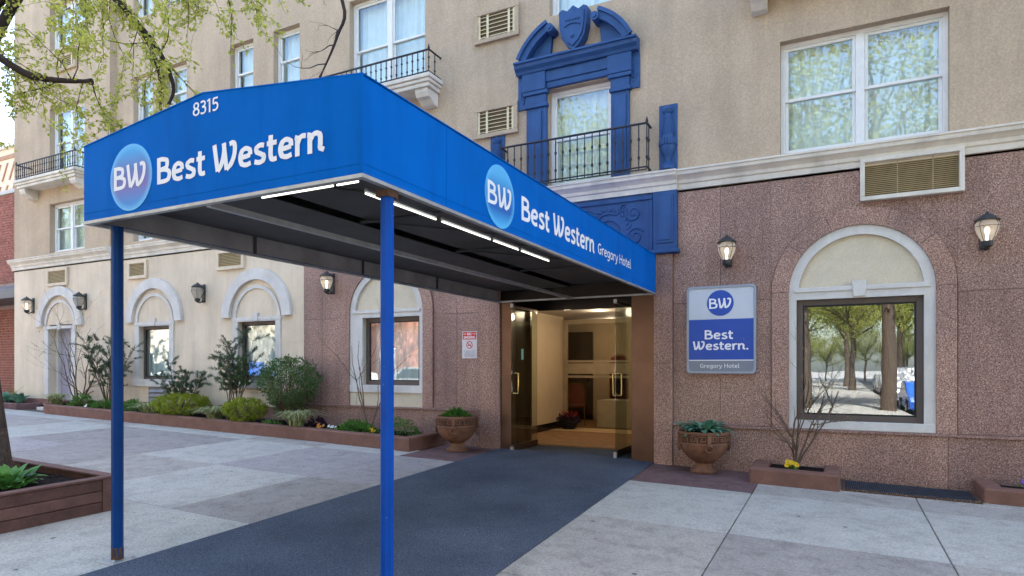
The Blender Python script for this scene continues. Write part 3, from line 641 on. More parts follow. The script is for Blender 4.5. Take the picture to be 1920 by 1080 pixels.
# balconies with stone slabs, brackets and iron railings
def railing(parent, x0, x1, y, z0, z1, n, returns=None):
    b = B(); b.tube([(x0, y, z1), (x1, y, z1)], .017, 6); b.tube([(x0, y, z0 + .04), (x1, y, z0 + .04)], .012, 6)
    if returns:
        for xx in (x0, x1):
            b.tube([(xx, y, z1), (xx, returns, z1)], .017, 6); b.tube([(xx, y, z0 + .04), (xx, returns, z0 + .04)], .012, 6)
    b.obj('rail', 'iron', parent)
    h = z1 - z0
    def bal(name, x, yy, ext=.0):
        b = B(); b.lathe([(.009, 0), (.009, h * .22), (.019, h * .25), (.019, h * .28), (.009, h * .31), (.009, h * .62), (.019, h * .65), (.019, h * .68), (.009, h * .71), (.009, h + ext)], (0, 0, 0), 7)
        if ext: b.lathe([(.016, h), (.022, h + .02), (.016, h + .05), (.004, h + .09)], (0, 0, 0), 7)
        o = b.obj(name, 'iron', None, smooth=40); o.parent = parent; o.location = Vector((x, yy, z0)) - org(parent); return o
    p0 = bal('rail_post', x0, y, .02); c = p0.copy(); COL.objects.link(c); c.location.x = x1 - org(parent).x
    b0 = None
    def put(x, yy):
        nonlocal b0
        if b0 is None: b0 = bal('baluster', x, yy)
        else:
            c = b0.copy(); COL.objects.link(c); c.location = Vector((x, yy, z0)) - org(parent)
    for i in range(1, n): put(x0 + (x1 - x0) * i / n, y)
    if returns:
        m = max(2, int((returns - y) / .13))
        for xx in (x0, x1):
            for i in range(1, m): put(xx, y + (returns - y) * i / m)
def balcony(x0, x1, y, z, out, n, bw=.26):
    b = B(); b.box(x0, x1, y - out, y + .02, z - .07, z); b.box(x0 + .03, x1 - .03, y - out + .03, y + .02, z - .13, z - .0701); b.box(x0 + .06, x1 - .06, y - out + .06, y + .02, z - .2, z - .1301)
    s = b.obj('balcony', 'cornice', H, bevel=.012)
    for xx in (x0 + .1, x1 - .1 - bw):
        pr = [(y, z - .2), (y - out + .1, z - .2), (y - out + .1, z - .26), (y - out + .14, z - .33), (y - out + .22, z - .36), (y - .12, z - .42), (y, z - .44)]
        b = B(); b.sweep_x(pr, xx, xx + bw); b.obj('bracket', 'cornice', s, bevel=.01, fix=True)
    railing(s, x0 + .05, x1 - .05, y - out + .06, z, z + .40, n, y)
balcony(-9.0, -6.02, Y0, 6.31, .42, 26); balcony(-18.55, -15.9, YW, 6.10, .42, 26); balcony(-1.12, 1.75, Y0, 6.60, .42, 24, .2)
jr = B(); jr.box(-4.80, -2.42, 9.02, 9.03, 4.222, 4.24); jb = jr.obj('juliet_balcony', 'iron', H); railing(jb, -4.78, -2.42, 9.04, 4.235, 4.90, 20, 9.25)
# blue window case with pilasters, entablature, broken pediment and shield
P = B()
P.box(-4.41, -4.06, Y0 - .05, Y0 + .01, 4.225, 5.50); P.box(-3.01, -2.73, Y0 - .05, Y0 + .01, 4.225, 5.50)
case = P.obj('window_case', 'blue', H, bevel=.008)
for a, c in ((-4.36, -4.14), (-2.97, -2.77)):
    b = B(); b.box(a, c, Y0 - .075, Y0 - .0501, 4.30, 5.44); b.obj('pilaster', 'blue', case, bevel=.01)
for a, c in ((-4.44, -4.04), (-3.03, -2.70)):
    b = B(); b.box(a, c, Y0 - .085, Y0 + .01, 5.5, 5.56); b.box(a + .02, c - .02, Y0 - .07, Y0 + .01, 5.5601, 5.70); b.box(a - .015, c + .015, Y0 - .10, Y0 + .01, 5.7001, 5.76); b.obj('capital', 'blue', case, bevel=.01)
b = B(); b.box(-4.06, -3.01, Y0 - .06, Y0 + .01, 5.775, 5.87); b.box(-4.44, -2.70, Y0 - .08, Y0 + .01, 5.8701, 6.04); b.box(-4.46, -4.06, Y0 - .11, Y0 + .01, 5.7601, 6.041); b.box(-3.05, -2.68, Y0 - .11, Y0 + .01, 5.7601, 6.041)
b.obj('frieze', 'blue', case, bevel=.01)
b = B(); b.sweep_x([(Y0 + .01, 6.042), (Y0 - .12, 6.042), (Y0 - .14, 6.08), (Y0 - .19, 6.12), (Y0 - .20, 6.17), (Y0 - .23, 6.18), (Y0 - .23, 6.21), (Y0 + .01, 6.24)], -4.56, -2.58); b.obj('pediment_shelf', 'blue', case, fix=True)
for sg in (-1, 1):                                                   # curved halves of the broken pediment
    xc = -3.57; Rp = 1.02; zc = 5.80
    o = [(xc + sg * Rp * math.cos(R(a)), zc + Rp * math.sin(R(a))) for a in range(26, 67, 4)]
    inn = [(xc + sg * (Rp - .13) * math.cos(R(a)), zc + (Rp - .13) * math.sin(R(a))) for a in range(28, 67, 4)]
    b = B(); b.prism(o + inn[::-1], Y0 - .20, Y0 + .01)
    b.prism([(xc + sg * (Rp + .025) * math.cos(R(a)), zc + (Rp + .025) * math.sin(R(a))) for a in range(26, 67, 4)] + [(xc + sg * (Rp - .03) * math.cos(R(a)), zc + (Rp - .03) * math.sin(R(a))) for a in range(66, 25, -4)], Y0 - .235, Y0 - .2001)
    b.obj('pediment_arch', 'blue', case, fix=True)
    b = B(); b.prism([(xc + sg * .42, 6.235), *[(p[0] + 0, p[1]) for p in inn[::-1]], (xc + sg * .9, 6.235)], Y0 - .07, Y0 + .01); b.obj('tympanum', 'blue', case, fix=True)
    b = B(); ex, ez = xc + sg * (Rp - .12) * math.cos(R(66)), zc + (Rp - .12) * math.sin(R(66))
    b.tube([(ex, Y0 - .24, ez), (ex, Y0 + .0, ez)], .065, 12); b.tube([(ex, Y0 - .26, ez), (ex, Y0 - .24, ez)], .03, 10); b.obj('scroll', 'blue', case)
    xe = -3.57 + sg * .905
    b = B(); b.prism([(xe - .09, 5.52), (xe + .09, 5.52), (xe + .09, 6.04), (xe - .09, 6.04)], Y0 - .03, Y0 + .01)
    b.tube([(xe + .05 * math.cos(t * .55) * (1 - t * .05), Y0 - .03, 5.70 + .07 * math.sin(t * .55) + t * .006) for t in range(16)], .016, 6); b.tube([(xe - sg * .0 + .03 * math.sin(t * .5), Y0 - .03, 5.6 + t * .03) for t in range(14)], .014, 6)
    b.obj('ear', 'blue', case, fix=True)
sh = [(-3.80, 6.84), (-3.74, 6.87), (-3.66, 6.83), (-3.57, 6.90), (-3.48, 6.83), (-3.40, 6.87), (-3.34, 6.84), (-3.35, 6.6), (-3.39, 6.42), (-3.47, 6.30), (-3.57, 6.22), (-3.67, 6.30), (-3.75, 6.42), (-3.79, 6.6)]
b = B(); b.prism(sh[::-1], Y0 - .17, Y0 + .01)
cx, cz = -3.57, 6.57; b.prism([(cx + (x - cx) * .82, cz + (z - cz) * .82) for x, z in sh][::-1], Y0 - .195, Y0 - .171)
b.tube([(cx + .13 * math.cos(R(a)), Y0 - .2, 6.56 + .06 * math.sin(R(a))) for a in range(15, 170, 15)], .014, 6)
for i in range(5): b.lathe([(.012, 0), (.016, .02), (.006, .035)], (cx - .1 + i * .05, Y0 - .2, 6.66), 6)
b.lathe([(.02, -.02), (.03, 0), (.02, .02)], (cx, Y0 - .2, 6.42), 8); b.obj('shield', 'blue', case, fix=True)
# blue urn reliefs above the cornice
for xc in (-2.16, -4.95):
    b = B(); b.box(xc - .13, xc + .13, Y0 - .025, Y0 + .01, 4.225, 5.18); ur = b.obj('urn_relief', 'blue', H, bevel=.005)
    b = B(); b.lathe([(.10, 0), (.10, .06), (.055, .09), (.04, .14), (.06, .2), (.105, .27), (.115, .36), (.10, .43), (.085, .47), (.09, .50), (.075, .62), (.06, .75), (.05, .80), (.075, .83), (.08, .87), (.045, .9)], (xc, Y0 - .03, 4.24), 16)
    for k in range(9):
        a = R(180 + 20 * k + 10); b.lathe([(.02, -.04), (.026, 0), (.015, .06)], (xc + .11 * math.cos(a), Y0 - .03 + .11 * math.sin(a), 4.62), 6)
    for k in range(7):
        a0 = R(195 + 25 * k); b.tube([(xc + (.095 - .035 * t / 6) * math.cos(a0 + t * .07), Y0 - .03 + (.095 - .035 * t / 6) * math.sin(a0 + t * .07), 4.74 + t * .045) for t in range(7)], .008, 5)
    b.obj('urn_carving', 'blue', ur, smooth=50)
# carved blue panel over the entrance
b = B(); b.box(-4.87, -2.37, Y0 - .03, 9.288, 3.06, 3.93); cp = b.obj('carved_panel', 'blue', H)
b = B(); b.box(-4.87, -2.37, Y0 - .055, Y0 - .0301, 3.84, 3.925); b.box(-4.87, -2.37, Y0 - .055, Y0 - .0301, 3.06, 3.11); b.box(-2.42, -2.37, Y0 - .055, Y0 - .0301, 3.11, 3.84); b.box(-4.87, -4.82, Y0 - .055, Y0 - .0301, 3.11, 3.84); b.obj('panel_border', 'blue', cp, bevel=.012)
def spiral(b, cx, cz, r, turns, dirn, a0, th=.014):
    n = int(turns * 14); b.tube([(cx + dirn * r * (1 - i / n * .85) * math.cos(a0 + i * .45), Y0 - .036, cz + r * (1 - i / n * .85) * math.sin(a0 + i * .45)) for i in range(n)], [th * (1 - .4 * i / n) for i in range(n)], 6)
b = B()
for q in (-1, 1):
    for (dx, dz, r, t_, a0) in ((.56, -.03, .27, 2.2, 1.0), (.56, -.03, .14, 1.0, 3.0), (.95, .20, .13, 1.6, 2.5), (.98, -.15, .14, 1.7, 0.5), (.22, .22, .11, 1.5, 0.), (.24, -.24, .12, 1.5, 2.), (.80, .28, .07, 1.3, 1.), (.80, -.28, .08, 1.3, 4.)): spiral(b, -3.62 + q * dx, 3.47 + dz, r, t_, q, a0)
    for i in range(26):
        a = i * .242; b.tube([(-3.62 + q * .56 + q * .30 * math.cos(a), Y0 - .034, 3.44 + .30 * math.sin(a)), (-3.62 + q * .56 + q * .37 * math.cos(a + .2), Y0 - .036, 3.44 + .35 * math.sin(a + .2))], [.02, .006], 5)
    for i in range(8):
        a = i * .785; b.tube([(-3.62 + q * .56 + q * .03 * math.cos(a), Y0 - .04, 3.44 + .03 * math.sin(a)), (-3.62 + q * .56 + q * .085 * math.cos(a), Y0 - .036, 3.44 + .085 * math.sin(a))], [.02, .008], 5)
b.tube([(-3.62, Y0 - .035, 3.14), (-3.60, Y0 - .035, 3.4), (-3.62, Y0 - .035, 3.8)], .02, 6)
b.obj('scroll_carving', 'blue', cp, smooth=60)
for xa, xb in ((-2.36, -2.02), (-5.20, -4.88)):
    b = B(); b.box(xa, xb, Y0 - .09, 9.288, 3.09, 3.928); q = b.obj('blue_pier', 'blue', H, bevel=.006)
    b = B(); b.box(xa + .05, xb - .05, Y0 - .105, Y0 - .0901, 3.18, 3.86); b.box(xa + .08, xb - .08, Y0 - .115, Y0 - .1051, 3.22, 3.82); b.obj('pier_panel', 'blue', q, bevel=.008)
    b = B(); b.box(xa - .03, xb + .03, Y0 - .12, 9.288, 3.03, 3.089); b.obj('pier_foot', 'blue', q, bevel=.015)
b = B(); b.box(-4.86, -2.38, Y0 - .13, Y0 - .0, 3.0, 3.05); b.obj('panel_sill', 'white', H, bevel=.01)
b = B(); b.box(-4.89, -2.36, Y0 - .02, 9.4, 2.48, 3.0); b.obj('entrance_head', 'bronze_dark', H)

# ------------------------------------------------------------ entrance: bronze cladding, glass doors, lobby
zf = .055
b = B(); b.box(-2.70, -2.362, 9.235, 9.40, -.1, 2.479); b.obj('bronze_panel', 'bronze', H, bevel=.004)
b = B(); b.box(-4.888, -4.70, 9.235, 9.40, -.1, 2.479); b.obj('bronze_panel', 'bronze', H, bevel=.004)
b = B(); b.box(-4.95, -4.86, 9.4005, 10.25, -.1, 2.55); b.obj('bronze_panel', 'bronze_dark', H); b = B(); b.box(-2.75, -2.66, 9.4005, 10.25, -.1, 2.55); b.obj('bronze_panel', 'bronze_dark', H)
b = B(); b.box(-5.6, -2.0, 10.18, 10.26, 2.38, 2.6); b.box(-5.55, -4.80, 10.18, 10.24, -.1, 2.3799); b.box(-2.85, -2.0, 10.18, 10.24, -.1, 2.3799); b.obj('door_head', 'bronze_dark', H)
b = B(); b.box(-4.9, -2.6, 9.225, 10.2, -.2, .03); b.obj('threshold', 'carpet', H)
def glass_door(x, y0, y1, sgn):
    b = B(); b.box(x - .018, x + .018, y0, y1, zf - .02, zf + .085); d_ = b.obj('glass_door', 'bronze', H, bevel=.004)
    b = B(); b.box(x - .006, x + .006, y0 + .005, y1, zf + .0851, 2.36); b.obj('pane', 'door_glass', d_)
    b = B(); b.box(x - .014, x + .014, y0, y1, 2.3601, 2.40); b.obj('top_rail', 'bronze', d_)
    yh = y0 + .10; b = B(); q = [(-.058, .97), (-.068, .985), (-.068, 1.285), (-.058, 1.30), (.058, 1.30), (.068, 1.285), (.068, .985), (.058, .97), (-.058, .97)]
    b.tube([(x + a, yh, z) for a, z in q], .012, 8); b.obj('handle', 'brass', d_, smooth=50)
    b = B(); b.box(x - .024, x + .024, y0 - .012, y0 + .03, zf - .03, zf + .06); b.box(x - .024, x + .024, y0 - .012, y0 + .02, 2.36, 2.42); b.obj('pivot', 'steel', d_)
glass_door(-4.66, 9.18, 10.15, 1); glass_door(-2.965, 9.28, 10.17, -1)
b = B(); b.box(-4.648, -4.645, 9.50, 9.58, 1.52, 1.70); b.obj('door_sticker', mat('aqua_sticker', (.25, .5, .48), .5), H)
# lobby
b = B(); b.box(-8.5, -1.7, 10.2, 16, -.1, .05); b.obj('lobby_floor', 'lobbyfloor', H)
b = B(); b.box(-6, -1.8, 12.55, 13.3, .0505, .054); b.obj('lobby_floor_band', 'lobbytile', H)
b = B(); b.box(-8.5, -1.7, 10.26, 16, 2.52, 2.6); b.obj('lobby_ceiling', 'ceil', H)
b = B(); b.box(-5.9, -5.48, 10.25, 13.35, .05, 2.52); b.box(-8.6, -8.5, 13.3, 16, .05, 2.52); b.box(-1.8, -1.7, 10.25, 16, .05, 2.52); b.box(-8.5, -1.7, 15.55, 15.7, .05, 2.52); b.obj('lobby_wall', 'lobbywall', H)
b = B(); b.box(-5.4799, -5.465, 10.3, 13.34, .05, .2); b.obj('skirting', 'bronze_dark', H)
b = B(); b.box(-5.48, -5.38, 13.32, 13.4, .05, 2.45); b.box(-5.38, -2.6, 13.32, 13.4, 2.35, 2.45); b.box(-3.95, -3.88, 13.32, 13.4, .05, 2.35)
for z in (1.16, 1.50): b.box(-5.38, -3.95, 13.345, 13.375, z, z + .05)
b.box(-5.38, -3.95, 13.335, 13.339, 1.25, 1.48); lp_ = b.obj('lobby_partition', mat('frosted_band', (.36, .29, .19), .6), H)
b = B(); b.box(-5.38, -3.951, 13.354, 13.362, .05, 2.349); b.box(-3.879, -2.6, 13.354, 13.362, .05, 2.349); b.obj('pane', glass('partition_glass', 1.35, (.88, .85, .78)), lp_)
b = B(); b.box(-6.35, -5.55, 15.48, 15.549, .05, 2.3); ld = b.obj('lobby_door', mat('dark_wood', (.025, .013, .008), .4), H)
b = B(); b.box(-5.68, -5.62, 15.46, 15.48, .95, 1.25); b.obj('lock_plate', 'brass', ld)
for x, y in ((-4.4, 10.9), (-4.2, 12.1), (-3.4, 11.6), (-4.7, 14.4)):
    b = B(); b.lathe([(.075, -.004), (.075, 0)], (x, y, 2.52), 16); b.obj('downlight', 'downlight', H)
    L = bpy.data.lights.new('downlight_lamp', 'POINT'); L.energy = 2.3; L.color = (1, .80, .56); L.shadow_soft_size = .08
    lo = bpy.data.objects.new('downlight_lamp', L); COL.objects.link(lo); lo.location = (x, y, 2.42)
b = B()
for i in range(9): b.box(-4.2 + i * .15, -4.08 + i * .15, 10.27, 10.29, 2.425, 2.435); b.box(-4.2 + i * .15, -4.19 + i * .15, 10.27, 10.29, 2.40, 2.46)
b.obj('transom_number_strip', 'print_white', H)
# banquet chair, linen table, stacked chairs, hanging basket
def chair(name, label, x, y, rz, cat='chair'):
    c = thing(name, label, cat, (0, 0, 0))
    b = B(); b.box(-.22, .22, -.22, .2, .42, .49); b.obj('seat', 'redcloth', c, bevel=.03)
    pr = [(-.21, .52), (.21, .52), (.21, .78), (.17, .90), (.08, .95), (-.08, .95), (-.17, .90), (-.21, .78)]
    b = B(); b.prism(pr, .19, .24); b.obj('backrest', 'redcloth', c, bevel=.015)
    b = B(); b.tube([(-.22, .215, .5), (-.225, .215, .8), (-.18, .215, .92), (-.08, .215, .975), (.08, .215, .975), (.18, .215, .92), (.225, .215, .8), (.22, .215, .5)], .012, 6); b.obj('back_frame', 'brass', c)
    for sx in (-1, 1):
        for sy in (-1, 1):
            b = B(); b.tube([(sx * .2, sy * .18, .42), (sx * .22, sy * .22, .0)], .012, 6); b.obj('leg', 'brass', c)
    c.location = (x, y, .05); c.rotation_euler = (0, 0, rz); return c
c0 = chair('banquet_chair', 'red banquet chair with rounded back inside the lobby by the dark door', -5.42, 13.95, R(200))
for i in range(4):
    c = dup(c0, (-4.55, 14.75, .05 + i * .22), ['bottom chair of the dark stack behind the white lobby table', 'second chair up in the dark stack behind the white lobby table', 'third chair up in the dark stack behind the white lobby table', 'topmost chair of the dark stack behind the white lobby table'][i], R(180)); c['group'] = 'stacked lobby chairs'
t = thing('linen_table', 'low table under a white cloth inside the lobby', 'table', (-4.2, 13.95, .05))
b = B(); b.box(-4.75, -3.5, 13.6, 14.3, .60, .66); b.obj('table_top', 'linen', t, bevel=.01)
b = B(); n = 40; ring = []
for i in range(n):
    q = i / n * 4; s = int(q); f = q - s; cs = [(-4.76, 13.59), (-3.49, 13.59), (-3.49, 14.31), (-4.76, 14.31)]
    a, e_ = cs[s], cs[(s + 1) % 4]; x, y = a[0] + (e_[0] - a[0]) * f, a[1] + (e_[1] - a[1]) * f; ring.append((x, y))
b.add([(x, y, .655) for x, y in ring] + [(x + (.02 if i % 2 else -.01), y + (-.03 if i % 2 else .01), .06) for i, (x, y) in enumerate(ring)], [(i, i + n, (i + 1) % n + n, (i + 1) % n) for i in range(n)]); b.obj('cloth', 'linen', t, smooth=50)

# ------------------------------------------------------------ plants
def unit():
    while True:
        v = Vector((rnd.uniform(-1, 1), rnd.uniform(-1, 1), rnd.uniform(-1, 1)))
        if .01 < v.length < 1: return v.normalized()
def leaf(b, p, d_, L, w, fold=.25):
    d_ = d_.normalized(); s = d_.cross(unit())
    if s.length < .05: s = d_.orthogonal()
    s.normalize(); nrm = d_.cross(s); p = Vector(p)
    m = p + d_ * L * .45
    b.add([p, m + s * w * .5 + nrm * w * fold, p + d_ * L, m - s * w * .5 + nrm * w * fold], [(0, 1, 2), (0, 2, 3)])
def twigs(b, lf, start, d_, length, r, depth, leafn, L, w, droop=0., spread=.7, seg=4, kids_=3, lfspread=1., wander=.22):
    p = Vector(start); d_ = d_.normalized(); pts = [p.copy()]; rs = [r]
    for i in range(seg):
        d_ = (d_ + unit() * wander + Vector((0, 0, -droop))).normalized(); p = p + d_ * length / seg; pts.append(p.copy()); rs.append(max(r * (1 - .75 * (i + 1) / seg), .0012))
    b.tube(pts, rs, 5 if r > .006 else 4, cap=False)
    if lf is not None:
        for i in range(1, len(pts)):
            if depth > 1: break
            for _ in range(leafn):
                q = pts[i - 1].lerp(pts[i], rnd.random()); leaf(lf, q + unit() * .02 * lfspread, (unit() * .9 + (pts[i] - pts[i - 1]).normalized() * .5 + Vector((0, 0, -droop * 2))), L * rnd.uniform(.6, 1.2), w * rnd.uniform(.7, 1.2))
    if depth > 0:
        for k in range(kids_):
            i = rnd.randint(1, seg); q = pts[i]; dd = (d_ + unit() * spread).normalized()
            twigs(b, lf, q, dd, length * rnd.uniform(.45, .75), rs[i] * .75 if rs[i] > .002 else .0015, depth - 1, leafn, L, w, droop, spread, seg, kids_, lfspread, wander)
# -- left tree in the timber planter; two limbs reach over the pavement
tr = thing('street_tree', 'spring tree with yellow green leaves growing from the timber planter', 'tree', (-7.86, 3.5, .2))
b = B(); b.tube([(-7.86, 3.5, .1), (-7.9, 3.5, .35), (-8.0, 3.48, 1.0), (-8.16, 3.45, 2.0), (-8.35, 3.40, 3.0), (-8.5, 3.36, 3.9)], [.235, .185, .165, .155, .145, .13], 14); b.obj('trunk', 'bark', tr, smooth=60)
limbs = [[(-8.42, 3.38, 3.5), (-8.35, 3.2, 4.4), (-7.85, 3.36, 4.66), (-7.35, 3.62, 4.38), (-6.75, 3.86, 4.30)],
         [(-8.5, 3.36, 3.9), (-8.0, 3.6, 5.3), (-7.1, 3.85, 5.62), (-6.55, 3.97, 5.15), (-6.18, 4.15, 4.68), (-6.02, 4.24, 4.28), (-6.07, 4.23, 4.08)],
         [(-6.75, 3.92, 5.35), (-6.38, 4.05, 4.95), (-6.15, 4.16, 4.45), (-6.13, 4.18, 3.95)],
         [(-8.5, 3.36, 3.9), (-7.4, 3.9, 6.0), (-5.9, 4.35, 6.3), (-4.7, 4.6, 5.9), (-4.14, 4.63, 4.85), (-4.17, 4.60, 4.5), (-4.33, 4.54, 4.12)],
         [(-7.1, 3.85, 5.62), (-6.2, 4.2, 5.55), (-5.5, 4.35, 5.3), (-5.0, 4.5, 5.0)],
         [(-8.5, 3.36, 3.9), (-9.1, 3.0, 5.2), (-9.6, 2.4, 6.4)], [(-8.5, 3.36, 3.9), (-9.4, 3.6, 5.2), (-10.4, 3.9, 6.2)]]
lr = [[.075, .055, .045, .034, .016], [.08, .06, .045, .03, .024, .019, .012], [.024, .02, .016, .01], [.06, .045, .034, .024, .017, .013, .006], [.03, .024, .018, .01], [.09, .06, .03], [.08, .05, .03]]
b = B(); lf = B(); tw = B()
def sm3(P, k=4): return smooth_pts([tuple(p) for p in P], k)
for li, (P, rr) in enumerate(zip(limbs, lr)):
    pp = sm3(P, 5); n = len(pp)
    rs = [rr[min(int(i / (n - 1) * (len(rr) - 1)), len(rr) - 2)] * (1 - (i / (n - 1) * (len(rr) - 1)) % 1) + rr[min(int(i / (n - 1) * (len(rr) - 1)) + 1, len(rr) - 1)] * ((i / (n - 1) * (len(rr) - 1)) % 1) for i in range(n)]
    b.tube(pp, rs, 8)
    if li == 3:
        for i in range(n // 2 + 1, n, 2):
            twigs(tw, None, pp[i], Vector((-.9, rnd.uniform(-.3, .3), rnd.uniform(-.4, .5))), rnd.uniform(.25, .5), .006, 1, 0, 0, 0, .03, .8, 5, 2, 1., .35)
        continue
    i0 = {0: .35, 1: .28, 2: 0, 4: 0, 5: .3, 6: .3}[li]
    for i in range(int(n * i0), n):
        if li in (1, 2) and i > n * .72: continue
        for _ in range({0: 2, 1: 2, 2: 1, 4: 3, 5: 3, 6: 3}[li]):
            dd = Vector((rnd.uniform(-.6, .8), rnd.uniform(-.5, .5), rnd.uniform(-.9, .35)))
            if li == 0: dd = Vector((rnd.uniform(-.6, .7), rnd.uniform(-.5, .5), rnd.uniform(-.7, .9)))
            if rnd.random() < (.95 if li == 0 else .5): twigs(tw, lf, pp[i], dd, rnd.uniform(.4, .85), .006, 1, 6, .052, .03, .14, .9, 4, 3, 1.6, .4)
for i in range(7):
    P0 = Vector((rnd.uniform(-7.6, -6.3), rnd.uniform(3.6, 4.2), 5.5)); twigs(tw, lf, P0, Vector((rnd.uniform(-.4, .4), .1, -1)), rnd.uniform(.5, .9), .007, 1, 6, .052, .03, .05, .9, 5, 3, 1.6, .4)
b.obj('limb', 'twig_dark', tr, smooth=60); tw.obj('twigs', 'twig_dark', tr, kind='stuff'); lf.obj('crown', 'leaf_new', tr)
# -- timber planter
pl = thing('timber_planter', 'brown timber plank planter around the street tree', 'planter', (-6.25, 3.85, gz(-6.25, 3.85)))
px1, py1 = -6.30, 3.86; px0, py0 = -9.6, .9 + 1.2
zt = lambda x, y: gz(x, y) + .315
for k in range(3):
    for face in (0, 1):
        b = B(); a0, a1 = k * .105, k * .105 + .100
        if k == 2: a1 = .312
        if face == 0: q = [(px1 - .05, py0), (px1, py0), (px1, py1 - .16), (px1 - .05, py1 - .16)]
        else: q = [(px0, py1 - .05), (px1 - .0, py1 - .05), (px1, py1), (px0, py1)]
        b.add([(x, y, gz(x, y) + a0) for x, y in q] + [(x, y, gz(x, y) + a1) for x, y in q], [(0, 3, 2, 1), (4, 5, 6, 7), (0, 1, 5, 4), (1, 2, 6, 5), (2, 3, 7, 6), (3, 0, 4, 7)])
        b.obj('plank', ('timber', 'timber2', 'timber')[k], pl, bevel=.006, fix=True)
b = B(); q = [(px1 - .05, py1 - .155), (px1 + .004, py1 - .155), (px1 + .004, py1 - .052), (px1 - .05, py1 - .052)]
b.add([(x, y, gz(x, y)) for x, y in q] + [(x, y, zt(x, y)) for x, y in q], [(0, 3, 2, 1), (4, 5, 6, 7), (0, 1, 5, 4), (1, 2, 6, 5), (2, 3, 7, 6), (3, 0, 4, 7)]); b.obj('corner_post', 'timber2', pl, bevel=.006, fix=True)
for q in ([(px1 - .10, py0), (px1 + .012, py0), (px1 + .012, py1 - .1), (px1 - .10, py1 - .1)], [(px0, py1 - .099), (px1 + .012, py1 - .099), (px1 + .012, py1 + .012), (px0, py1 + .012)]):
    b = B(); b.add([(x, y, zt(x, y) + .001) for x, y in q] + [(x, y, zt(x, y) + .022) for x, y in q], [(0, 3, 2, 1), (4, 5, 6, 7), (0, 1, 5, 4), (1, 2, 6, 5), (2, 3, 7, 6), (3, 0, 4, 7)]); b.obj('cap_board', 'timber2', pl, bevel=.005, fix=True)
def soil_patch(parent, x0, x1, y0, y1, dz, n=14, amp=.03):
    b = B(); nx, ny = max(2, int((x1 - x0) / .09)), max(2, int((y1 - y0) / .09)); nx, ny = min(nx, 120), min(ny, 30)
    for j in range(ny + 1):
        for i in range(nx + 1):
            x, y = x0 + (x1 - x0) * i / nx, y0 + (y1 - y0) * j / ny; b.v.append((x, y, gz(x, y) + dz + (rnd.uniform(-amp, amp) if 0 < i < nx and 0 < j < ny else -.01)))
    b.f = [(j * (nx + 1) + i, j * (nx + 1) + i + 1, (j + 1) * (nx + 1) + i + 1, (j + 1) * (nx + 1) + i) for j in range(ny) for i in range(nx)]
    return b.obj('soil', 'soil', parent)
soil_patch(pl, px0, px1 - .05, py0, py1 - .05, .25)
# -- hostas with separate leaves
def leaf_mesh(name, m, L, W, arch=.35, cup=.12):
    b = B(); n = 6; vs = []
    for i in range(n + 1):
        t = i / n; w = W * (math.sin(math.pi * min(1, t * .93 + .07)) ** .75) * .5 * (1 if t < .99 else .05); x = L * t; z = L * arch * (1.3 * t - 1.55 * t * t)
        vs += [(x, -w, z + cup * w * 2), (x, 0, z), (x, w, z + cup * w * 2)]
    b.add(vs, [(3 * i + q, 3 * i + 3 + q, 3 * i + 4 + q, 3 * i + 1 + q) for i in range(n) for q in (0, 1)])
    return b
def hosta(name, label, loc, m, n, L, W, rad=.1, group=None, tilt=(.2, 1.0), squash=1., cat='plant'):
    t = thing(name, label, cat, loc, group); first = None
    for i in range(n):
        if first is None:
            first = leaf_mesh('leaf', m, L, W).obj('leaf', m, None, smooth=60); o = first; o.parent = t
        else: o = first.copy(); COL.objects.link(o)
        a = i * 2.4 + rnd.uniform(-.3, .3); tl = rnd.uniform(*tilt); rr = rad * rnd.random()
        o.rotation_euler = (rnd.uniform(-.3, .3), -tl, a); s = rnd.uniform(.65, 1.1); o.scale = (s, s * rnd.uniform(.8, 1.1), s)
        o.location = (rr * math.cos(a), rr * math.sin(a) * squash, rnd.uniform(0, .05))
    return t
hosta('hosta', 'broad leaved green hosta at the foot of the tree in the timber planter', (-6.95, 3.22, gz(-6.95, 3.2) + .24), 'leaf_hosta', 60, .22, .085, .2, tilt=(.25, 1.15))
hosta('hosta', 'second green hosta left of the tree foot in the timber planter', (-7.25, 2.75, gz(-7.3, 2.7) + .24), 'leaf_hosta', 60, .22, .085, .22, tilt=(.25, 1.15))
# -- long bed along the wall
bed = thing('garden_bed', 'long planting bed with low brown kerb along the cream wall', 'planter', (-6, 8.2, gz(-6, 8.2)))
def kerbrun(pts, w, h, parent, m='kerb'):
    b = B(); n = len(pts); L = []; 
    P = [Vector((x, y)) for x, y in pts]
    for i, p in enumerate(P):
        t1 = (P[i] - P[i - 1]).normalized() if i else (P[1] - P[0]).normalized(); t2 = (P[i + 1] - P[i]).normalized() if i < n - 1 else t1
        t = (t1 + t2).normalized(); q = Vector((t.y, -t.x)); k = 1 / max(.4, q.dot(Vector((t1.y, -t1.x))))
        L.append((p, p - q * w * k))
    vs = []
    for o, i_ in L:
        oc = o + (i_ - o) * .12; ic = i_ + (o - i_) * .12
        vs += [(o.x, o.y, gz(*o) - .05), (o.x, o.y, gz(*o) + h - .02), (oc.x, oc.y, gz(*oc) + h), (ic.x, ic.y, gz(*ic) + h), (i_.x, i_.y, gz(*i_) + h - .02), (i_.x, i_.y, gz(*i_) - .05)]
    b.add(vs, [(6 * i + k, 6 * i + 6 + k, 6 * i + 7 + k, 6 * i + 1 + k) for i in range(n - 1) for k in range(5)] + [(0, 1, 2, 3, 4, 5), tuple(6 * n - 6 + k for k in range(6))[::-1]])
    return b.obj('kerb', m, parent, fix=True)
kerbrun([(-17.1, 9.1), (-16.8, 8.5), (-16.3, 8.28), (-13, 8.28), (-9, 8.26), (-5.97, 8.2), (-5.97, 9.2)][::1], .17, .215, bed)
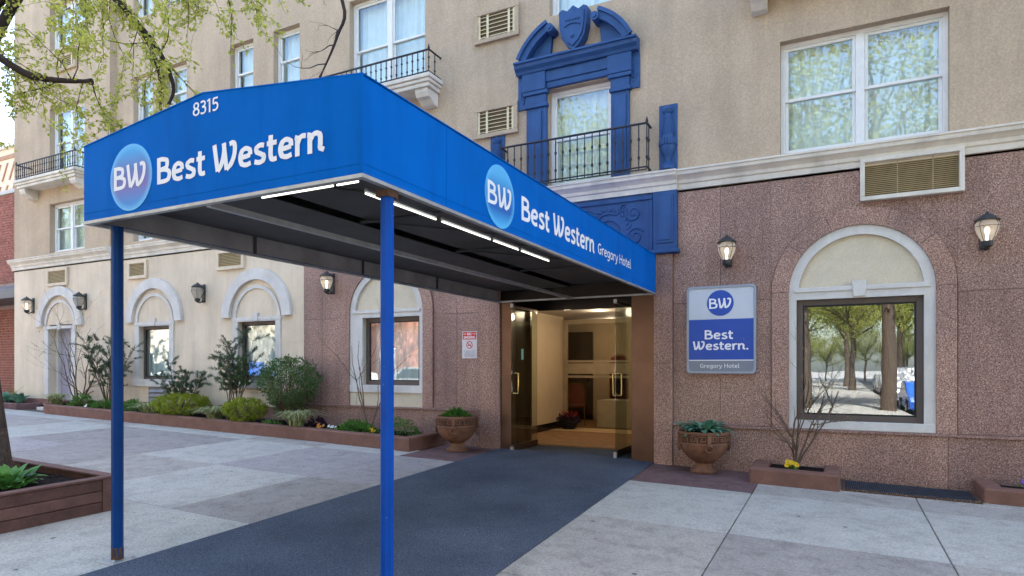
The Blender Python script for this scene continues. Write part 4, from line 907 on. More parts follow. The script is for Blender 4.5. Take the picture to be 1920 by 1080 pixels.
soil_patch(bed, -16.9, -6.1, 8.4, 9.22, .16)
def shrub_pos(x, y): return (x, y, gz(x, y) + .15)
def ball_shrub(name, label, loc, rx, rz_, m, n, L, w, stems=7, hollow=.55, cat='shrub', up=.3, stemm='twig', base=0.12, vase=0., jit=.16):
    t = thing(name, label, cat if label else None, loc); c = Vector(loc) + Vector((0, 0, base + rz_)); b = B(); lf = B()
    cl = [(c + Vector((u.x * rx * (1 + vase * min(0, u.z)), u.y * rx * (1 + vase * min(0, u.z)), u.z * rz_ * (.82 if u.z > 0 else 1))) * (hollow + (1 - hollow) * rnd.random() ** .5)) for u in (unit() for _ in range(n // 14))]
    for i, q in enumerate(cl):
        if i % max(1, len(cl) // (stems * 6)) == 0: b.tube([Vector(loc), Vector(loc).lerp(q, .4) + Vector((0, 0, .06)), q], [.011, .007, .002], 5, cap=False)
        for _ in range(14): leaf(lf, q + unit() * rx * jit * rnd.random(), unit() + Vector((0, 0, up)) + (q - c).normalized() * .6, L * rnd.uniform(.6, 1.2), w * rnd.uniform(.7, 1.2))
    b.obj('stems', stemm, t); lf.obj('foliage', m, t); return t
def bare_shrub(name, label, loc, h, n, spread, lean=(0, 0), m='twig', r=.013, depth=2, leaves=None):
    t = thing(name, label, 'shrub', loc); b = B(); lf = B() if leaves else None
    for i in range(n):
        a = i * 6.28 / n + rnd.uniform(-.4, .4); twigs(b, lf, Vector(loc), Vector((lean[0] + spread * math.cos(a), lean[1] + spread * .5 * math.sin(a), 1)), h * rnd.uniform(.6, .8), r, depth, leaves[1] if leaves else 0, leaves[2] if leaves else 0, leaves[3] if leaves else 0, -.03, .75, 5, 3)
    b.obj('stems', m, t)
    if leaves: lf.obj('foliage', leaves[0], t)
    return t
def pine_shrub(name, label, loc, h, n, spread, lean=0, bottom=.35, m='leaf_pine', nl=.075, upright=False):
    t = thing(name, label, 'shrub', loc); b = B(); lf = B(); P = Vector(loc)
    for i in range(n):
        a = i * 2.4 + rnd.uniform(-.4, .4); k = rnd.uniform(.55, 1.0); d_ = Vector((lean + spread * math.cos(a), spread * .6 * math.sin(a), 1.0)).normalized()
        if upright: d_ = Vector((.12 * math.cos(a), .1 * math.sin(a), 1)).normalized()
        p = P.copy(); pts = [p.copy()]; L = h * k
        for j in range(6):
            d_ = (d_ + unit() * .14 + Vector((0, 0, .06))).normalized(); p = p + d_ * L / 6; pts.append(p.copy())
        b.tube(pts, [.014 - .0019 * j for j in range(7)], 5, cap=False)
        for j in range(2, 7):
            if j / 6 < bottom: continue
            for _ in range(3):
                sd_ = (d_ * .5 + unit() * .9 + Vector((0, 0, .35))).normalized(); e = pts[j] + sd_ * rnd.uniform(.06, .20) * h / .9; b.tube([pts[j], e], [.004, .002], 4, cap=False)
                for _ in range(70):
                    q = pts[j].lerp(e, rnd.uniform(.3, 1.05)); leaf(lf, q, sd_ * .9 + unit() * .8, nl * rnd.uniform(.6, 1.1), .0085, .1)
    b.obj('stems', 'twig', t); lf.obj('foliage', m, t); return t
def grass_tuft(name, label, loc, h, n, m='leaf_grass', group=None, w=.012):
    t = thing(name, label, 'grass', loc, group); b = B()
    for i in range(n):
        a = rnd.uniform(0, 6.28); out = rnd.uniform(.3, 1.15) * h; p = Vector(loc) + Vector((rnd.gauss(0, .04), rnd.gauss(0, .04), 0)); u = Vector((math.cos(a), math.sin(a), 0)); s = Vector((-u.y, u.x, 0)) * w * rnd.uniform(.6, 1); hh = h * rnd.uniform(.7, 1.1); vs = []
        for j in range(5):
            q = j / 4; c = p + u * out * q ** 1.3 + Vector((0, 0, hh * (1.75 * q - 1.25 * q * q))); k = 1 - q * .85; vs += [c - s * k, c + s * k]
        b.add(vs, [(2 * j, 2 * j + 2, 2 * j + 3, 2 * j + 1) for j in range(4)])
    b.obj('blades', m, t); return t
def leafy_mound(name, label, loc, rx, ry, h, n, m, L, w, cat='plant'):
    t = thing(name, label, cat, loc); b = B()
    for i in range(n):
        a = rnd.uniform(0, 6.28); q = rnd.random() ** .5; p = Vector(loc) + Vector((rx * q * math.cos(a), ry * q * math.sin(a), h * (1 - q * q) * rnd.uniform(.5, 1)))
        leaf(b, p, Vector((math.cos(a) * q, math.sin(a) * q, .5)) + unit() * .6, L * rnd.uniform(.6, 1.2), w * rnd.uniform(.7, 1.2))
    b.obj('foliage', m, t); return t
def pansy(name, label, loc, m, n=4, r=.05, cat='flower', eye=True, size=.03):
    t = thing(name, label, cat, loc); b = B(); g = B(); e = B(); P = Vector(loc)
    for i in range(26): leaf(g, P + Vector((rnd.gauss(0, r * .8), rnd.gauss(0, r * .8), rnd.uniform(0, .05))), unit() + Vector((0, 0, .4)), .05, .025)
    for i in range(n):
        b = B(); c = P + Vector((rnd.uniform(-r, r), rnd.uniform(-r, r) * .8, rnd.uniform(.06, .11))); f = Vector((rnd.uniform(-.4, .4), -1, .7)).normalized(); s = f.orthogonal().normalized(); u = f.cross(s)
        for k in range(5):
            a = k * 1.257 + .3; d_ = s * math.cos(a) + u * math.sin(a); q = f.cross(d_)
            b.add([c, c + d_ * size * .6 + q * size * .55, c + d_ * size + f * .004, c + d_ * size * .6 - q * size * .55], [(0, 1, 2, 3)])
        g.tube([P, c], .002, 4, cap=False); b.obj('flower', m, t)
    g.obj('leaves', 'leaf_green', t); return t
# ------------------------------------------------------------ what grows in the long bed
bare_shrub('bare_shrub', 'leafless many stemmed shrub in front of the grey service door', shrub_pos(-16.0, 8.85), 2.2, 7, .5, m='twig', r=.018, leaves=('leaf_gold', 1, .03, .014))
pine_shrub('pine_shrub', 'tall airy pine shrub behind the rear blue canopy post', shrub_pos(-14.75, 8.8), 1.75, 11, .55, bottom=.42)
pine_shrub('pine_shrub', 'low open pine shrub under the second cream arch window from the right', shrub_pos(-12.3, 8.85), 1.15, 8, .75, bottom=.5)
pine_shrub('clipped_pine', 'narrow upright shrub with bare lower stems before the curtained cream arch window', shrub_pos(-10.58, 8.8), 1.75, 7, .2, bottom=.5, upright=True)
pine_shrub('clipped_pine', 'spreading sparse stems with leaf tips beside the narrow upright shrub', shrub_pos(-10.72, 8.82), 1.3, 7, .45, bottom=.62, m='leaf_box')
sb = ball_shrub('round_shrub', 'rounded dark green shrub with pale leaf backs where cream wall meets granite', shrub_pos(-9.12, 8.78), .58, .64, 'leaf_box', 8000, .042, .026, 12, .5, base=.12, vase=.55)
ps = ball_shrub('pale_shoots', None, shrub_pos(-9.10, 8.74), .46, .52, 'leaf_pale', 1000, .035, .018, 8, .5, base=.2, vase=.75)
for c in list(ps.children):                                          # the pale shoots belong to the rounded shrub
    c.parent = sb; c.location = ps.location - sb.location; c.name = 'pale_' + c.name.split('.')[0]
bpy.data.objects.remove(ps)
bare_shrub('bare_shrub', 'bare two stemmed sapling below the granite arch window left of the door', shrub_pos(-7.28, 8.85), 2.3, 3, .36, m='twig', r=.014, depth=1, leaves=('leaf_gold', 1, .03, .014))
ball_shrub('golden_shrub', 'larger golden green mounded shrub in the middle of the long bed', shrub_pos(-12.0, 8.62), .56, .24, 'leaf_gold', 8400, .035, .016, 6, .55, base=.04, jit=.10)
ball_shrub('golden_shrub', 'smaller golden green mounded shrub left of the rounded dark shrub', shrub_pos(-9.98, 8.50), .40, .25, 'leaf_gold', 6500, .033, .015, 6, .55, base=.04, jit=.10)
grass_tuft('ornamental_grass', 'striped grass tuft at the far left end of the long bed', shrub_pos(-16.45, 8.6), .46, 170, w=.02)
grass_tuft('ornamental_grass', 'pale striped grass tuft left of the larger golden shrub', shrub_pos(-12.85, 8.5), .42, 150, w=.02)
grass_tuft('ornamental_grass', 'striped grass tuft between the two golden shrubs', shrub_pos(-10.85, 8.5), .46, 190, w=.02)
grass_tuft('ornamental_grass', 'striped grass tuft hanging over the kerb before the rounded dark shrub', shrub_pos(-8.62, 8.46), .52, 210, w=.02)
leafy_mound('bedding_plant', 'bright green leafy clump beside the far left grass tuft', shrub_pos(-15.6, 8.7), .35, .25, .32, 420, 'leaf_green', .08, .03)
leafy_mound('bedding_plant', 'low green leafy clump at the foot of the tall airy pine', shrub_pos(-14.55, 8.6), .4, .22, .25, 380, 'leaf_green', .07, .03)
leafy_mound('bedding_plant', 'fresh green leafy clump in front of the grey wall vent', shrub_pos(-13.55, 8.62), .5, .25, .28, 520, 'leaf_green', .08, .03)
leafy_mound('bedding_plant', 'flat green leafy strip under the bare two stemmed sapling', shrub_pos(-7.35, 8.58), .42, .22, .22, 480, 'leaf_green', .085, .04)
leafy_mound('bedding_plant', 'feathery green clump at the door end of the long bed', shrub_pos(-6.45, 8.62), .36, .28, .34, 700, 'leaf_green', .06, .018)
leafy_mound('bedding_plant', 'small trailing green clump along the kerb before the round shrub', shrub_pos(-9.25, 8.45), .32, .1, .12, 180, 'leaf_green', .05, .025)
leafy_mound('purple_plant', 'dark purple leaved plant behind the orange pansies', shrub_pos(-8.38, 8.72), .16, .14, .24, 160, 'leaf_dark', .08, .04)
pansy('pansy', 'orange pansies in the long bed right of the hanging grass tuft', shrub_pos(-8.1, 8.52), 'petal_o', 7, .12)
pansy('pansy', 'white pansies in the long bed next to the orange ones', shrub_pos(-7.86, 8.56), 'petal_w', 6, .08)
pansy('pansy', 'yellow pansies in the long bed behind the blue corner post', shrub_pos(-7.0, 8.52), 'petal_y', 6, .06)
pansy('pansy', 'tiny white pansies in the long bed near the tall airy pine', shrub_pos(-15.1, 8.52), 'petal_w', 3, .05)
# far left bed with blue hostas at the building corner
fb = thing('corner_bed', 'small planting bed at the far left corner of the hotel', 'planter', (-19.3, 8.6, gz(-19.3, 8.6)))
kerbrun([(-21.5, 8.55), (-19, 8.5), (-18.2, 8.6), (-18.0, 9.05)], .14, .12, fb, 'slab_r'); soil_patch(fb, -21.3, -18.2, 8.6, 9.1, .1)
for i, (x, w_) in enumerate(((-19.55, 'left'), (-18.95, 'middle'), (-18.5, 'right'))):
    hosta('hosta', ['pale blue hosta nearest the brick building at the far left corner', 'middle pale blue hosta at the far left corner of the hotel', 'pale blue hosta nearest the service door at the far left corner'][i], (x, 8.8, gz(x, 8.8) + .1), 'leaf_hosta_blue', 18, .30, .15, .1, tilt=(.3, 1.1))
bare_shrub('bare_shrub', 'thin twiggy stems rising behind the far left hostas', (-19.1, 8.95, gz(-19.1, 8.95) + .1), .5, 6, .4, r=.006, depth=1, leaves=('leaf_gold', 1, .03, .014))

# ------------------------------------------------------------ urns
def urn(label, loc):
    t = thing('terracotta_urn', label, 'planter', loc, 'terracotta urns beside the entrance'); x, y, z = loc
    b = B(); b.lathe([(.17, 0), (.18, .02), (.175, .035), (.15, .05), (.115, .09), (.11, .125), (.135, .15), (.15, .155), (.20, .19), (.265, .26), (.305, .33), (.315, .38), (.325, .385), (.325, .395), (.315, .40), (.312, .41), (.318, .52), (.334, .525), (.336, .55), (.325, .562), (.29, .56), (.28, .50), (.0, .49)], loc, 40)
    b.obj('bowl', 'terra', t, smooth=40)
    b = B(); b.lathe([(.3165, .422), (.3195, .424), (.3215, .512), (.3165, .515)], loc, 40); b.obj('key_ground', 'terra_dark', t, smooth=40)
    b = B(); nk = 15                                                # raised key band
    for k in range(nk):
        a0 = 6.283 * k / nk; da = 6.283 / nk
        pts = [(.05, .10), (.05, .9), (.86, .9), (.86, .3), (.40, .3), (.40, .6), (.62, .6)]
        fine = []
        for (u0, v0), (u1, v1) in zip(pts[:-1], pts[1:]):
            m = 3 if abs(u1 - u0) > .2 else 1
            fine += [(u0 + (u1 - u0) * q / m, v0 + (v1 - v0) * q / m) for q in range(m)]
        fine.append(pts[-1])
        b.tube([(x + .324 * math.cos(a0 + u * da), y + .324 * math.sin(a0 + u * da), z + .415 + v * .095) for u, v in fine], .0105, 5)
    b.obj('key_band', 'terra', t)
    for k in range(4):
        a = R(-90 + 22 + 90 * k); u = Vector((math.cos(a), math.sin(a), 0)); s = Vector((-u.y, u.x, 0)); P = Vector(loc)
        b = B(); c = P + u * .33 + Vector((0, 0, .44))
        vs = [c + s * q * .024 + u * e + Vector((0, 0, h)) for h in (-.06, .085) for q in (-1, 1) for e in (-.02, .016)]
        b.add(vs, [(0, 1, 3, 2), (4, 6, 7, 5), (0, 4, 5, 1), (2, 3, 7, 6), (0, 2, 6, 4), (1, 5, 7, 3)])
        c = P + u * .335 + Vector((0, 0, .345)); b.tube([c + s * .046 * math.cos(q * .524) + Vector((0, 0, .046 * math.sin(q * .524))) + u * (.0 - .012 * math.sin(q * .524) * -1) for q in range(13)], .0135, 8, cap=False); b.obj('ring_handle', 'terra', t, smooth=50, fix=True)
    b = B(); b.lathe([(.0, .50), (.15, .525), (.286, .512), (.286, .50)], loc, 24); b.obj('soil', 'soil', t)
    return t
zl, zr = gz(-5.42, 8.66), gz(-1.6, 8.92)
urn('terracotta urn left of the entrance at the end of the long bed', (-5.40, 8.70, zl))
urn('terracotta urn right of the entrance beneath the hotel sign', (-1.6, 8.90, zr))
hosta('urn_hosta', 'blue green hosta spilling over the right hand urn beneath the sign', (-1.6, 8.90, zr + .535), 'leaf_hosta_blue', 80, .25, .10, .22, tilt=(-.15, .75))
leafy_mound('urn_plant', 'small bright green plant growing in the urn left of the entrance', (-5.42, 8.70, zl + .53), .2, .2, .13, 420, 'leaf_green', .075, .03)

# ------------------------------------------------------------ small planters and grate on the right
pa = thing('stone_planter', 'low brown kerbed planter with bare stems under the arched window', 'planter', (-.45, 8.5, gz(-.45, 8.5)))
def bar(parent, x0, x1, y0, y1, h, m='kerb'):
    b = B(); q = [(x0, y0), (x1, y0), (x1, y1), (x0, y1)]; b.add([(x, y, gz(x, y) - .03) for x, y in q] + [(x, y, gz(x, y) + h) for x, y in q], [(0, 3, 2, 1), (4, 5, 6, 7), (0, 1, 5, 4), (1, 2, 6, 5), (2, 3, 7, 6), (3, 0, 4, 7)]); return b.obj('kerb', m, parent, bevel=.022, fix=True)
bar(pa, -.97, .04, 8.46, 8.64, .19); bar(pa, -.97, -.77, 8.642, 9.22, .19); bar(pa, -.14, .04, 8.642, 9.22, .19); soil_patch(pa, -.79, -.12, 8.62, 9.22, .15, amp=.02)
bare_shrub('bare_shrub', 'leafless thin stemmed shrub in the low planter before the arched window', (-.46, 8.93, gz(-.46, 8.93) + .14), 1.55, 5, .26, (.10, 0), r=.016, depth=2, leaves=('leaf_gold', 1, .022, .01))
pansy('pansy', 'bright yellow pansies at the foot of the bare shrub in the low planter', (-.50, 8.78, gz(-.5, 8.78) + .15), 'petal_y', 7, .06, size=.036)
pb = thing('stone_planter', 'low brown kerbed planter cut off at the right edge with purple pansies', 'planter', (2.2, 8.7, gz(2.2, 8.7)))
bar(pb, 1.45, 3.4, 8.62, 8.80, .17); bar(pb, 1.45, 1.65, 8.802, 9.22, .17); soil_patch(pb, 1.63, 3.4, 8.78, 9.22, .13, amp=.02)
for x, m, w_ in ((1.93, 'petal_p', 'purple pansies nearest the grate in the right edge planter'), (2.08, 'petal_w', 'white and green pansies behind the purple ones in the right edge planter')): pansy('pansy', w_, (x, 8.93, gz(x, 8.93) + .13), m, 8, .09, size=.036)
gr = thing('areaway_grate', 'dark metal ventilation grate set in the pavement between the low planters', 'grate', (.75, 8.8, gz(.75, 8.8)))
b = B(); q = [(.06, 8.56), (1.43, 8.56), (1.43, 9.22), (.06, 9.22)]; b.add([(x, y, gz(x, y) + .004) for x, y in q], [(0, 1, 2, 3)]); b.obj('pit', 'dark', gr)
for q in ((.06, 1.43, 8.54, 8.575), (.06, .095, 8.576, 9.21), (1.395, 1.43, 8.576, 9.21)):
    b = B(); c = [(q[0], q[2]), (q[1], q[2]), (q[1], q[3]), (q[0], q[3])]; b.add([(x, y, gz(x, y)) for x, y in c] + [(x, y, gz(x, y) + .022) for x, y in c], [(0, 3, 2, 1), (4, 5, 6, 7), (0, 1, 5, 4), (1, 2, 6, 5), (2, 3, 7, 6), (3, 0, 4, 7)]); b.obj('grate_frame', 'rust', gr, fix=True)
b = B()
for i in range(62):
    x = .10 + i * .021; b.tube([(x, 8.58, gz(x, 8.58) + .014), (x, 9.2, gz(x, 9.2) + .014)], .0055, 4)
for i in range(7):
    y = 8.62 + i * .09; b.tube([(.1, y, gz(.1, y) + .016), (1.39, y, gz(1.39, y) + .016)], .005, 4)
b.obj('grate_bars', mat('grate_paint', (.05, .055, .07), .5, .3, 12), gr, kind='stuff')
lt = rnd; b = B()                                                    # dry leaf litter along the grate edge
for i in range(170):
    x = rnd.uniform(.02, 1.5); y = rnd.choice([rnd.gauss(8.535, .012), rnd.gauss(9.19, .015)]); leaf(b, (x, y, gz(x, y) + .02), unit() + Vector((0, 0, .1)), .022, .012)
for i in range(260):
    x = rnd.uniform(-15, -6); y = rnd.gauss(8.22, .03); leaf(b, (x, y, gz(x, y) + .008), unit() * Vector((1, 1, .2)), .02, .012)
for i in range(200):
    x = rnd.uniform(-8, 2); y = rnd.uniform(2.2, 8.2); leaf(b, (x, y, gz(x, y) + .016), unit() * Vector((1, 1, .15)), .016, .008)
b.obj('dry_leaf_litter', mat('dry_litter', (.28, .19, .09), .9, .3, 30), kind='stuff')

b = B()
for i in range(150):
    y = rnd.uniform(2.3, 8.8); x = rnd.uniform(-4.6, -2.3); leaf(b, (x, y, gz(x, y) + .0135), unit() * Vector((1, 1, .1)), rnd.uniform(.006, .02), .006)
b.obj('carpet_lint', mat('pale_lint', (.36, .35, .32), .9, .3, 30), kind='stuff')

# ------------------------------------------------------------ entrance canopy
C = thing('entrance_canopy', 'blue fabric entrance canopy on two posts with white lettering', 'canopy', (-3.63, 5.9, 0))
XL_, XR_, YF, YB, ZB, ZE, ZR = -4.94, -2.33, 2.77, 9.21, 2.47, 3.02, 3.165
XM = (XL_ + XR_) / 2
b = B(); b.prism([(XL_, ZB), (XR_, ZB), (XR_, ZE), (XM, ZR), (XL_, ZE)], YF, YF + .012); b.obj('front_panel', 'canopy', C, fix=True)
b = B(); b.box(XR_ - .012, XR_, YF + .0121, YB, ZB, ZE); b.obj('side_panel', 'canopy', C)
b = B(); b.box(XL_, XL_ + .012, YF + .0121, YB, ZB, ZE); b.obj('side_panel', 'canopy', C)
for xa, xb in ((XL_, XM), (XM, XR_)):
    za, zb = (ZE, ZR) if xa == XL_ else (ZR, ZE); b = B()
    b.add([(xa, YF + .0005, za), (xb, YF + .0005, zb), (xb, YB, zb), (xa, YB, za)] + [(xa, YF + .0005, za - .01), (xb, YF + .0005, zb - .01), (xb, YB, zb - .01), (xa, YB, za - .01)], [(0, 1, 2, 3), (7, 6, 5, 4), (0, 4, 5, 1), (1, 5, 6, 2), (2, 6, 7, 3), (3, 7, 4, 0)]); b.obj('roof_panel', 'canopy', C, fix=True)
b = B(); b.prism([(XL_ + .02, ZB + .01), (XR_ - .02, ZB + .01), (XR_ - .02, ZE - .02), (XM, ZR - .02), (XL_ + .02, ZE - .02)], YF + .0125, YF + .016)
b.box(XR_ - .016, XR_ - .0125, YF + .02, YB, ZB + .01, ZE - .015); b.box(XL_ + .0125, XL_ + .016, YF + .02, YB, ZB + .01, ZE - .015)
b.add([(XL_ + .02, YF + .02, ZE - .03), (XM, YF + .02, ZR - .03), (XR_ - .02, YF + .02, ZE - .03), (XL_ + .02, YB, ZE - .03), (XM, YB, ZR - .03), (XR_ - .02, YB, ZE - .03)], [(0, 3, 4, 1), (1, 4, 5, 2)])
b.obj('lining', mat('roof_lining', (.30, .29, .29), .7, .2, 3), C)
b = B(); b.box(XL_ + .05, XM - .03, YF + .35, YB - .05, ZB + .16, ZB + .165); b.obj('ceiling_panel', 'canopy_in', C)
b = B(); b.box(XM + .03, XR_ - .06, YF + .30, YB - .05, ZB + .20, ZB + .205); b.obj('ceiling_panel', 'canopy_in', C)
b = B()
for y in (3.62, 8.02):
    b.tube([(XR_ + .0005, y, ZB + .005), (XR_ + .0005, y, ZE - .005)], .003, 5)
b.tube([(XR_ + .0005, YF + .02, ZB + .055), (XR_ + .0005, YB, ZB + .055)], .0018, 4); b.tube([(XL_ + .01, YF - .0005, ZB + .055), (XR_ - .01, YF - .0005, ZB + .055)], .0018, 4); b.tube([(XR_, YF, ZB), (XR_, YF, ZE)], .005, 6); b.tube([(XL_, YF, ZE), (XM, YF, ZR), (XR_, YF, ZE), (XR_, YB, ZE)], .006, 6)
b.obj('seam', 'canopy', C)
# frame: hem bar along the bottom edge, ridge bar, hoops and braces
b = B(); e = .035
b.box(XL_ - .004, XR_ + .004, YF - .004, YF + e, ZB - .022, ZB - .0005); b.box(XR_ - e, XR_ + .004, YF + e + .001, YB, ZB - .022, ZB - .0005); b.box(XL_ - .004, XL_ + e, YF + e + .001, YB, ZB - .022, ZB - .0005); b.box(XL_ + e, XR_ - e, YB - .035, YB, ZB - .022, ZB - .0005)
b.obj('hem_bar', 'steel', C)
b = B(); b.box(XM - .02, XM + .02, YF + e + .002, YB - .036, ZB - .03, ZB + .008); b.obj('centre_bar', 'steel', C)
dk = mat('dark_tube', (.05, .05, .05), .5)
for y in (4.3, 5.85, 7.4):
    b = B(); b.tube([(XL_ + .03, y, ZB + .01), (XL_ + .03, y, ZE - .05), (XM, y, ZR - .05), (XR_ - .03, y, ZE - .05), (XR_ - .03, y, ZB + .01)], .016, 6); b.tube([(XM, y, ZB + .17), (XR_ - .03, y, ZB + .17)], .014, 6); b.obj('hoop', dk, C)
for ya, yb in ((2.85, 4.3), (4.3, 5.85), (5.85, 7.4)):
    b = B(); b.tube([(XM, ya, ZB + .185), (XR_ - .05, yb, ZB + .175)], .009, 5); b.obj('brace', dk, C)
def led(x0, x1, y0, y1, z):
    b = B(); b.tube([(x0, y0, z), (x1, y1, z)], .0055, 8); o = b.obj('led_tube', 'led', C)
    b = B(); dx, dy = (0, .012) if x0 != x1 else (.012, 0); b.box(min(x0, x1) - dx, max(x0, x1) + dx, min(y0, y1) - dy, max(y0, y1) + dy, z + .0125, z + .03); b.obj('led_housing', 'steel', o)
led(-3.25, -2.66, 2.90, 2.90, 2.475); led(-2.63, -2.47, 2.90, 2.90, 2.475)
for y0, y1 in ((3.12, 3.9), (3.98, 4.72), (4.78, 5.25), (5.32, 5.95)): led(-2.60, -2.60, y0, y1, 2.475)
# posts with base plates
def post(x, y, pm):
    z0 = gz(x, y); b = B(); b.tube([(x, y, z0 + .03), (x, y, ZB - .023)], .041, 8); p = b.obj('post', pm, C, smooth=30)
    b = B(); b.lathe([(.043, 0), (.043, .05), (.0425, .09)], (x, y, z0 + .012), 8); b.obj('rusty_foot', 'rust', p)
    b = B(); b.box(x - .1, x + .1, y - .1, y + .1, z0 - .01, z0 + .012); b.obj('base_plate', 'steel', p, bevel=.004)
    b = B()
    for sx in (-1, 1):
        for sy in (-1, 1): b.lathe([(.012, 0), (.012, .012), (.006, .02)], (x + sx * .075, y + sy * .075, z0 + .012), 6)
    b.obj('bolt', 'steel', p)
post(-4.80, 2.93, 'post_shaded'); post(-2.395, 3.07, 'post')
b = B(); b.box(-2.44, -2.35, 3.02, 3.12, ZB - .06, ZB - .0225); b.obj('post_cap', 'rust', C)
# printed emblem and lettering on front and side
fo = (-4.38, YF, 2.72)
cs = [(.12, (.025, .22, .60)), (.38, (.16, .13, .42)), (.62, (.10, .16, .48)), (.9, (.03, .32, .72))]
b = B(); disc(b, (fo[0], YF - .0005, fo[2]), (1, 0, 0), (0, 0, 1), (0, -1, 0), .232); b.obj('emblem', logo_mat('emblem_front', cs, (.12, .50, .85), 0, fo, .232, 0), C)
so = (XR_, 4.385, 2.72)
cs2 = [(.05, (.06, .42, .80)), (.3, (.004, .12, .46)), (.55, (.006, .16, .52)), (.85, (.08, .42, .78))]
b = B(); disc(b, (XR_ + .0005, so[1], so[2]), (0, 1, 0), (0, 0, 1), (1, 0, 0), .243); b.obj('emblem', logo_mat('emblem_side', cs2, (.10, .48, .84), 0, so, .243, 0), C)
F = ((1, 0, 0), (0, 0, 1), (0, -1, 0)); S_ = ((0, 1, 0), (0, 0, 1), (1, 0, 0))
b = B(); lettering(b, 'BW', (-4.575, YF - .006, 2.645), *F, .165, .375, .19); b.obj('emblem_lettering', 'print_white', C)
b = B(); lettering(b, 'Best Western', (-4.10, YF - .0025, 2.632), *F, .178, 1.505, .205); b.obj('lettering', 'print_white', C)
b = B(); lettering(b, '8315', (-3.735, YF - .0025, 3.028), *F, .088, .25, .16); b.obj('house_number', 'print_white', C)
b = B(); lettering(b, 'BW', (XR_ + .006, 4.17, 2.635), *S_, .172, .41, .19); b.obj('emblem_lettering', 'print_white', C)
b = B(); lettering(b, 'Best Western', (XR_ + .0025, 4.755, 2.622), *S_, .20, 1.80, .205); b.obj('lettering', 'print_white', C)
b = B(); lettering(b, 'Gregory', (XR_ + .0025, 6.66, 2.645), *S_, .118, .7246, .16); b.obj('lettering', 'print_white', C)
b = B(); lettering(b, 'Hotel', (XR_ + .0025, 7.4385, 2.645), *S_, .118, .4914, .16); b.obj('lettering', 'print_white', C)

# ------------------------------------------------------------ wall lanterns
def lantern(label, loc, lit=True):
    t = thing('wall_lantern', label, 'wall lamp', loc, 'lanterns along the ground floor wall'); x, y, z = loc
    b = B(); b.box(x - .05, x + .05, y + .13, y + .158, z - .19, z + .20); b.obj('back_plate', 'lampmetal', t, bevel=.008)
    b = B(); b.tube([(x, y + .13, z - .15), (x, y + .06, z - .20), (x, y, z - .19), (x, y, z - .16)], .013, 8); b.obj('arm', 'lampmetal', t); b = B(); b.tube([(x, y + .13, z + .10), (x, y + .09, z + .12)], .011, 8); b.obj('arm', 'lampmetal', t)
    b = B(); b.lathe([(.012, -.20), (.02, -.19), (.05, -.175), (.058, -.155), (.058, -.115), (.052, -.11)], loc, 20); b.obj('cup', 'lampmetal', t, smooth=40)
    b = B(); b.lathe([(.054, -.112), (.075, -.07), (.105, 0), (.118, .05), (.118, .08), (.10, .115), (.085, .122)], loc, 24); b.f = b.f[:-2]; b.obj('globe', 'lamp_glass', t, smooth=80)
    b = B()
    for k in range(4):
        a = .8 + k * 1.571; b.tube([(x + r_ * math.cos(a), y + r_ * math.sin(a), z + h) for r_, h in ((.058, -.115), (.079, -.07), (.109, 0), (.122, .05), (.122, .08), (.103, .117))], .0035, 5)
    b.tube([(x + .123 * math.cos(q * .314), y + .123 * math.sin(q * .314), z + .055) for q in range(21)], .0035, 5); b.obj('cage', 'lampmetal', t)
    b = B(); b.lathe([(.10, .118), (.125, .122), (.128, .13), (.09, .165), (.06, .185), (.045, .20), (.02, .205), (.018, .222), (.006, .23)], loc, 24); b.obj('cap', 'lampmetal', t, smooth=40)
    b = B(); b.lathe([(.014, -.11), (.014, -.04), (.024, -.01), (.027, .02), (.018, .045), (.006, .052)], loc, 12); b.obj('bulb', 'bulb' if lit else 'lamp_glass', t, smooth=60)
    if lit:
        L = bpy.data.lights.new('lantern_light', 'POINT'); L.energy = .07; L.color = (1, .80, .55); L.shadow_soft_size = .04
        lo = bpy.data.objects.new('lantern_light', L); COL.objects.link(lo); lo.parent = t; lo.location = (0, -.045, .02)
for x, y, lit, lb in ((-1.33, 9.09, 1, 'lit wall lantern on the granite above the hotel sign'), (1.56, 9.09, 1, 'lit wall lantern on the granite right of the large arched window'), (-8.5, 9.09, 1, 'lit wall lantern on the granite just right of the cream wall'),
                   (-12.11, 9.09, 0, 'unlit wall lantern on the cream wall between the two arched cream windows'), (-18.43, 8.94, 1, 'lit wall lantern left of the grey service door'), (-16.15, 8.94, 0, 'unlit wall lantern right of the grey service door')):
    lantern(lb, (x, y, 2.97), lit)

# ------------------------------------------------------------ signs
sg = thing('hotel_sign', 'rounded blue and silver hotel sign on the granite right of the entrance', 'sign', (-1.425, 9.2, 1.915))
def rrect(x0, x1, z0, z1, r, n=5):
    return [(cx + r * math.cos(R(a + 90 * i / n)), cz + r * math.sin(R(a + 90 * i / n))) for (cx, cz, a) in ((x1 - r, z0 + r, -90), (x1 - r, z1 - r, 0), (x0 + r, z1 - r, 90), (x0 + r, z0 + r, 180)) for i in range(n + 1)]
ys = 9.175
b = B(); b.prism(rrect(-1.885, -.965, 1.31, 2.525, .055), ys, 9.248, [rrect(-1.855, -.995, 1.34, 2.495, .04)[::-1]]); b.obj('sign_rim', 'sign_rim', sg, fix=True)
b = B(); b.box(-1.87, -.98, ys + .012, 9.248, 2.062, 2.51); b.obj('sign_face', 'sign_white', sg)
b = B(); b.box(-1.87, -.98, ys + .012, 9.248, 1.50, 2.0618); b.obj('blue_face', 'sign_blue', sg)
b = B(); b.box(-1.87, -.98, ys + .011, 9.248, 1.487, 1.4998); b.obj('dividing_line', 'print_white', sg)
b = B(); b.box(-1.87, -.98, ys + .012, 9.248, 1.325, 1.4868); b.obj('grey_face', 'sign_grey', sg)
b = B(); disc(b, (-1.43, ys + .011, 2.285), *F, .178, t=.003); b.obj('roundel', 'sign_blue', sg)
